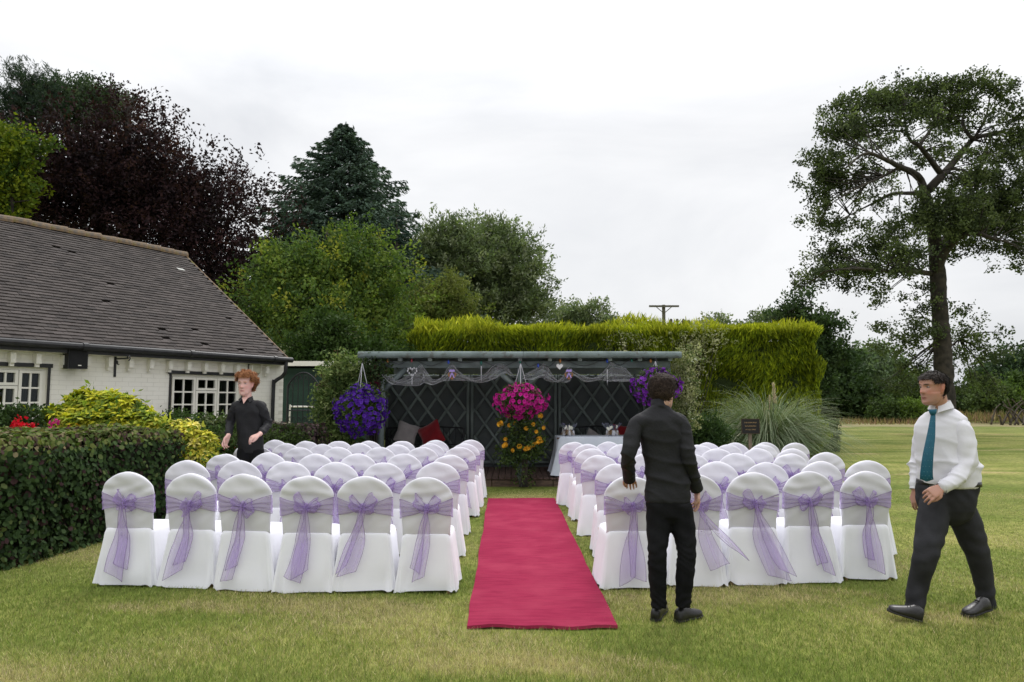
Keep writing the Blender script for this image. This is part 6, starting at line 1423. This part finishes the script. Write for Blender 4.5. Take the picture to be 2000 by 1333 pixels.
V,F=loft([r-Ob for r in torso_rings([(958,1266,1340,.62),(985,1262,1344,.62),(1008,1265,1346,.58),(1022,1275,1340,.45)],YY,0,.6,lambda py:.02)]); q.add(V,F)
limb(q,[rp(1287,985,.02),rp(1286,1030,.02),rp(1284,1076,-.03),rp(1284,1120,-.02),rp(1286,1165,.0),rp(1287,1188,.0)],[.092,.088,.066,.066,.056,.054],18,20); limb(q,[rp(1325,985,.02),rp(1334,1030,.02),rp(1341,1076,-.02),rp(1338,1120,-.02),rp(1335,1165,.0),rp(1334,1186,.0)],[.094,.088,.066,.066,.055,.054],18,20)
def jw(V,Nn):
    z=V[:,2]; o=.0026*np.sin(z*(118+14*np.sin(V[:,0]*11))+5*np.sin(V[:,0]*23+z*9))*(np.exp(-((z-.47)/.10)**2)+1.5*np.exp(-((z-.12)/.09)**2))+.002*np.sin(z*60+V[:,0]*30); return o
remeshed('jeans',q,.009,2,[blackjean],boy,disp=jw)
def gpt(px,py,root): g=G(px,py); return Vector((g.x,g.y,gz(g.x,g.y)+.006))-Vector(root.location)
shoe(boy,gpt(1279,1213,boy),gpt(1303,1197,boy)+Vector((0,.14,0)),leather,rubber); shoe(boy,gpt(1322,1215,boy),gpt(1372,1206,boy)+Vector((0,.06,0)),leather,rubber)

# ---- 2: man in white shirt walking to the left
YY=5.42; pb=Vector((P(1855,1000,YY).x,YY,0)); man=empty('person',pb,'short haired man in white shirt and teal tie walking across the lawn','person'); rp=rel(man); Ob=np.array(man.location)
hs=1.02; hc=np.array(rp(1822,759,-.04)); Rh=frame_from((-.05,-.02,1),(-1,-.20,-.16))
q=MB(); head_mb(q,hc,Rh,hs,nose=.027,jaw=1.08)
limb(q,[rp(1842,815,0),rp(1838,797,-.01),Vector(hc)+Vector((.03,0.0,-.05))],[.045,.054,.060])
spt=[(950,1806,1896,.62),(920,1804,1898),(880,1800,1898),(850,1796,1898),(830,1800,1894),(812,1815,1880),(800,1824,1862,.8)]; yawm=-math.radians(38)
V,F=loft([r-Ob for r in torso_rings(spt,YY,yawm,.6,f=.72)]); q.add(V,F)
s1,e1_,w1_=rp(1880,837,-.10),rp(1888,908,-.12),rp(1838,953,-.20); s2,e2_,w2_=rp(1806,835,.16),rp(1796,905,.22),rp(1788,960,.14)
limb(q,[rp(1866,832),s1,e1_,w1_],[.03,.038,.036,.029]); limb(q,[rp(1828,832,.1),s2,e2_,w2_],[.03,.038,.034,.028])
hand_mb(q,w1_,(-.85,-.15,-.42),(.0,.75,-.55),1,[.45,.55,.6,.65],1.05,thumb=.7)
hand_mb(q,w2_,(-.05,-.1,-1),(.6,.3,.2),-1,[.4,.45,.5,.55],1.0)
skm=(.44,.235,.175); remeshed('body',q,.0045,1,[M['skin']],man,head_colors(hc,Rh,hs,skm,(.30,.10,.08),(.035,.022,.016),stubble=(.30,.17,.13),blush=(.50,.17,.12)))
eyes(man,hc,Rh,hs,(.04,.03,.02))
hair_obj(man,hc,Rh,hs,lambda x,y,z:(z>.072+.0*y)|((y<.045)&(z>.045))|((y<-.030)&(z>-.075)&((np.abs(x)<.066)|(z>.02)|(y<-.045))),[(.014,.010,.008),(.026,.018,.014),(.055,.045,.040)],9000,.020,.006,.45,5,lift=.5,extra=.005)
M['shirt_white']=mat('white_shirt',(.66,.65,.69),.8,(.62,.61,.65),5,.12,50,sheen=.1)
q=MB(); V,F=loft([r-Ob for r in torso_rings([(948,1803,1901,.66),(938,1800,1903,.68),(915,1799,1900,.66),(885,1796,1890,.62),(855,1793,1884,.60),(832,1794,1882,.56),(816,1803,1880,.52),(804,1818,1868,.65),(796,1826,1856,.95)],YY,yawm,.54,p=2.1,f=.90)]); q.add(V,F)
limb(q,[rp(1860,828,-.0),rp(1876,833,-.02)],[.068,.064],20,4,True); limb(q,[rp(1826,828,.1),rp(1810,833,.14)],[.068,.062],20,4,True)
limb(q,[rp(1840,800,-.005),rp(1838,789,-.01)],[.064,.058],20,4)
mk=lambda V: .35+1.7*near(e1_,.16)(V)+1.2*near(e2_,.15)(V)+.9*np.exp(-((V[:,2]-1.06)/.09)**2)+.5*near(s1,.15)(V)
shirt=remeshed('shirt',q,.010,2,[M['shirt_white']],man,disp=wrinkle(.0044,17,30,2,mk))
sleeves(shirt,[([rp(1866,826,-.05),rp(1879,838,-.10),rp(1885,868,-.13),rp(1886,904,-.14),rp(1868,934,-.18),rp(1845,950,-.20)],[.052,.064,.067,.062,.052,.045]),([rp(1818,828,.12),rp(1806,838,.16),rp(1799,870,.20),rp(1794,908,.21),rp(1789,948,.15)],[.056,.064,.062,.056,.044])],.008,M['shirt_white'],wrinkle(.0036,22,38,5,mk))
# collar, cuffs
def collar(root,cx,cy,py_n,rad,m,yaw,drop,parent):
    pass
fd=Vector((-.80,-.60,0)).normalized(); sdv=Vector((.60,-.80,0)).normalized()*1.0      # facing and towards the near shoulder
nc=rp(1838,795,-.01)
q=MB(); th=np.linspace(-math.pi*.96,math.pi*.96,40); up_=[];lo=[]
for a in th:
    d=(-fd*math.cos(a)+sdv*math.sin(a)); fr=abs(a)/math.pi; up_.append(nc+d*.063+Vector((0,0,.050-.030*fr**2))); lo.append(nc+d*(.080+.012*fr)+Vector((0,0,-.002-.048*fr**3)))
q.grid(np.array([[list(a) for a in up_],[list(b) for b in lo]])); q.grid(np.array([[list(a+Vector((0,0,.003))) for a in up_],[list(a*1.0-(a-nc)*.08+Vector((0,0,-.04))) for a in up_]])); q.obj('collar',[M['shirt_white']],shirt,True)
# tie: knot, blade following the chest
tie_m=mat('teal_tie',(.008,.075,.12),.55,(.010,.09,.14),30); dot_m=mat('tie_dots',(.10,.22,.27),.6)
kn=rp(1822,806,-.20); bl=[rp(1822,812,-.205),rp(1818,850,-.235),rp(1812,890,-.255),rp(1809,925,-.25),rp(1810,941,-.235)]; wd=[.016,.026,.034,.039,.005]
cl=smoothline(bl,26); ww=np.interp(np.linspace(0,1,26),[0,.3,.6,.92,1],[.014,.027,.035,.041,.004]); wdir=np.array([.88,-.48,0])
q=MB(); X=np.array([[c+wdir*w*f+np.array(fd)*(.010*(1-f*f)) for f in (-1,-.5,0,.5,1)] for c,w in zip(cl,ww)]); q.grid(X); X2=X-np.array(fd)*.008; q.grid(X2[:,::-1]); tie=q.obj('tie',[tie_m],man,True)
q=MB(); V,F=loft([ring_e(kn+Vector((0,0,z)),wdir,np.array(fd),a,a*.7,14) for z,a in ((.022,.026),(.0,.022),(-.022,.014))]); q.add(V,F); q.obj('knot',[tie_m],tie,True)
q=MB()
for i in range(2,25,2):
    for f in (-.55,0,.55):
        ff=f+(.27 if (i//2)%2 else 0)
        if abs(ff)<.85: c=cl[i]+wdir*ww[i]*ff+np.array(fd)*(.0115*(1-ff*ff)); q.tube([c,c+np.array(fd)*.0006],.0026,5)
tag(q.obj('dots',[dot_m],tie),kind='stuff')
for (a,b,r) in ((rp(1849,948,-.165),rp(1838,955,-.205),.040),(rp(1790,943,.155),rp(1788,957,.143),.038)):
    q=MB(); q.tube([a,b],[r+.004,r+.003],20,cap=False); q.tube([b,a],[r-.001,r],20,cap=False); q.obj('cuff',[M['shirt_white']],shirt,True)
trm=mat('charcoal_trousers',(.021,.021,.024),.75,(.028,.028,.032),14,.2,120,spec=.2)
q=MB(); V,F=loft([r-Ob for r in torso_rings([(940,1801,1903,.58),(955,1799,1899,.58),(975,1797,1896,.58),(995,1803,1893,.56),(1012,1818,1886,.55),(1026,1838,1868,.6)],YY,yawm,.58,p=2.1,f=.92)]); q.add(V,F)
limb(q,[rp(1828,970,-.0),rp(1820,1025,-.05),rp(1808,1085,-.12),rp(1795,1135,-.06),rp(1787,1178,-.06),rp(1785,1196,-.06)],[.098,.108,.084,.072,.066,.068],20,22); limb(q,[rp(1869,970,.03),rp(1888,1025,.05),rp(1908,1080,.06),rp(1920,1130,.10),rp(1927,1178,.12),rp(1928,1190,.12)],[.090,.108,.084,.071,.062,.064],20,22)
def tw_(V,Nn):
    z=V[:,2]; x=V[:,0]; return .004*np.sin(z*55+6*np.sin(x*9)+x*20)*(np.exp(-((z-.50)/.12)**2)+1.2*np.exp(-((z-.10)/.08)**2)+.7*np.exp(-((z-.86)/.08)**2))+.0015*np.sin(x*60+z*20)
trs=remeshed('trousers',q,.010,2,[trm],man,disp=tw_)
q=MB(); q.add(*loft([r-Ob for r in torso_rings([(938,1801,1903,.60),(947,1800,1904,.60)],YY-.002,yawm,.58,p=2.1,f=.93)])); q.obj('belt',[leather],man,True)
shoe(man,gpt(1800,1216,man)+Vector((0,-.0,.0)),gpt(1727,1205,man)+Vector((0,-.05,.055)),leather,rubber,1.05); shoe(man,gpt(1943,1206,man)+Vector((0,.06,.03)),gpt(1884,1206,man)+Vector((0,-.0,.0)),leather,rubber,1.05)

# ---- 3: ginger waiter among the chairs on the left
YY=9.55; pb=Vector((P(484,1000,YY).x,YY,0)); gin=empty('person',pb,'ginger haired young man in black shirt standing among the chairs on the left','person'); rp=rel(gin); Ob=np.array(gin.location)
hs=1.20; hc=np.array(rp(480,751,-.03)); Rh=frame_from((.02,-.10,1),(-.14,-1,-.16))
q=MB(); head_mb(q,hc,Rh,hs)
limb(q,[rp(485,795,0),rp(483,780,0),Vector(hc)+Vector((0,.04,-.06))],[.048,.056,.062])
V,F=loft([r-Ob for r in torso_rings([(870,470,512),(840,468,508),(810,463,512),(793,464,508),(782,476,492,.8)],YY,0,.5,f=.76)]); q.add(V,F)
a1,b1_,c1_=rp(461,793),rp(449,828,.0),rp(446,852,-.22); a2,b2_,c2_=rp(511,793),rp(522,829,.02),rp(507,849,-.28)
limb(q,[rp(472,796),rp(462,797),b1_,c1_],[.03,.036,.036,.030]); limb(q,[rp(501,796),rp(510,797),b2_,c2_],[.03,.036,.036,.030])
hand_mb(q,c1_,(-.25,-.35,-.8),(.4,-.3,-.3),1,[.35,.4,.5,.6],1.18,.14); hand_mb(q,c2_,(-.75,-.55,-.35),(-.1,.2,-.9),1,[.5,.55,.6,.65],1.18,.12)
skg=(.62,.38,.33); remeshed('body',q,.0068,2,[M['skin']],gin,head_colors(hc,Rh,hs,skg,(.46,.16,.15),(.32,.15,.07),blush=(.66,.28,.24)))
eyes(gin,hc,Rh,hs,(.08,.10,.12))
hair_obj(gin,hc,Rh,hs,lambda x,y,z:(z>.078)|((y<.03)&(z>.035))|((y<-.035)&(z>-.05)),[(.32,.135,.055),(.46,.22,.10),(.21,.085,.035)],8000,.030,.020,.9,8,lift=1.1,extra=.008)
q=MB(); V,F=loft([r-Ob for r in torso_rings([(885,466,514,.6),(862,466,513,.6),(840,464,510,.55),(815,461,511,.55),(798,457,515,.52),(787,461,509,.5),(782,472,496,.6),(779,476,491,.85)],YY,0,.55)]); q.add(V,F)
limb(q,[rp(472,793),rp(463,795)],[.078,.074],16,4,True); limb(q,[rp(501,793),rp(509,795)],[.078,.074],16,4,True)
limb(q,[rp(484,784,0),rp(483,779,0)],[.066,.058],20,4)
mk=lambda V: .6+1.2*(near(b1_,.2)(V)+near(b2_,.2)(V)); gs=remeshed('shirt',q,.013,2,[blackcot],gin,disp=wrinkle(.005,13,20,4,mk))
sleeves(gs,[([rp(465,792,-.02),rp(460,797,-.02),rp(453,813,0),rp(449,830,0),rp(447,847,-.17)],[.060,.063,.058,.056,.046]),([rp(506,792,-.02),rp(511,797,-.02),rp(518,815,.0),rp(522,830,.02),rp(510,846,-.22)],[.060,.063,.060,.057,.046])],.011,blackcot,wrinkle(.0035,20,40,6,mk))
nc=rp(483,778,-.0)
q=MB(); V=np.array([list(nc+Vector((-.040,-.082,.005))),list(nc+Vector((.040,-.082,.005))),list(nc+Vector((.0,-.128,-.075))),list(nc+Vector((0,-.06,.02)))]); q.add(V,np.array([[0,2,1],[0,1,3],[0,3,2],[1,2,3]])); q.obj('open_neck',[mat('neck_skin',skg,.5)],gin)
for sg in (-1,1):
    V=np.array([list(nc+Vector((sg*.068,-.0,.030))),list(nc+Vector((sg*.030,-.078,-.005))),list(nc+Vector((sg*.070,-.105,-.055))),list(nc+Vector((sg*.100,-.05,-.018)))]); V2=V+np.array([0,.006,-.004]); q=MB(); q.add(np.vstack([V,V2]),np.array([[0,1,2,3],[7,6,5,4],[0,4,5,1],[1,5,6,2],[2,6,7,3],[3,7,4,0]])); q.obj('collar_point',[blackcot],gs)
q=MB(); V,F=loft([r-Ob for r in torso_rings([(862,467,512,.6),(885,466,514,.6),(905,468,512,.5)],YY,0,.6)]); q.add(V,F)
limb(q,[rp(478,880,0),rp(474,930,-.04),rp(474,985,0),Vector((-.09,0,.04))],[.10,.085,.066,.062]); limb(q,[rp(501,880,0),rp(503,930,-.02),rp(503,985,0),Vector((.12,0.05,.04))],[.10,.085,.066,.062])
remeshed('trousers',q,.016,2,[blackjean],gin)
shoe(gin,Vector((-.08,.06,.0)),Vector((-.12,-.22,.0)),leather,rubber); shoe(gin,Vector((.12,.10,.0)),Vector((.14,-.18,.0)),leather,rubber)
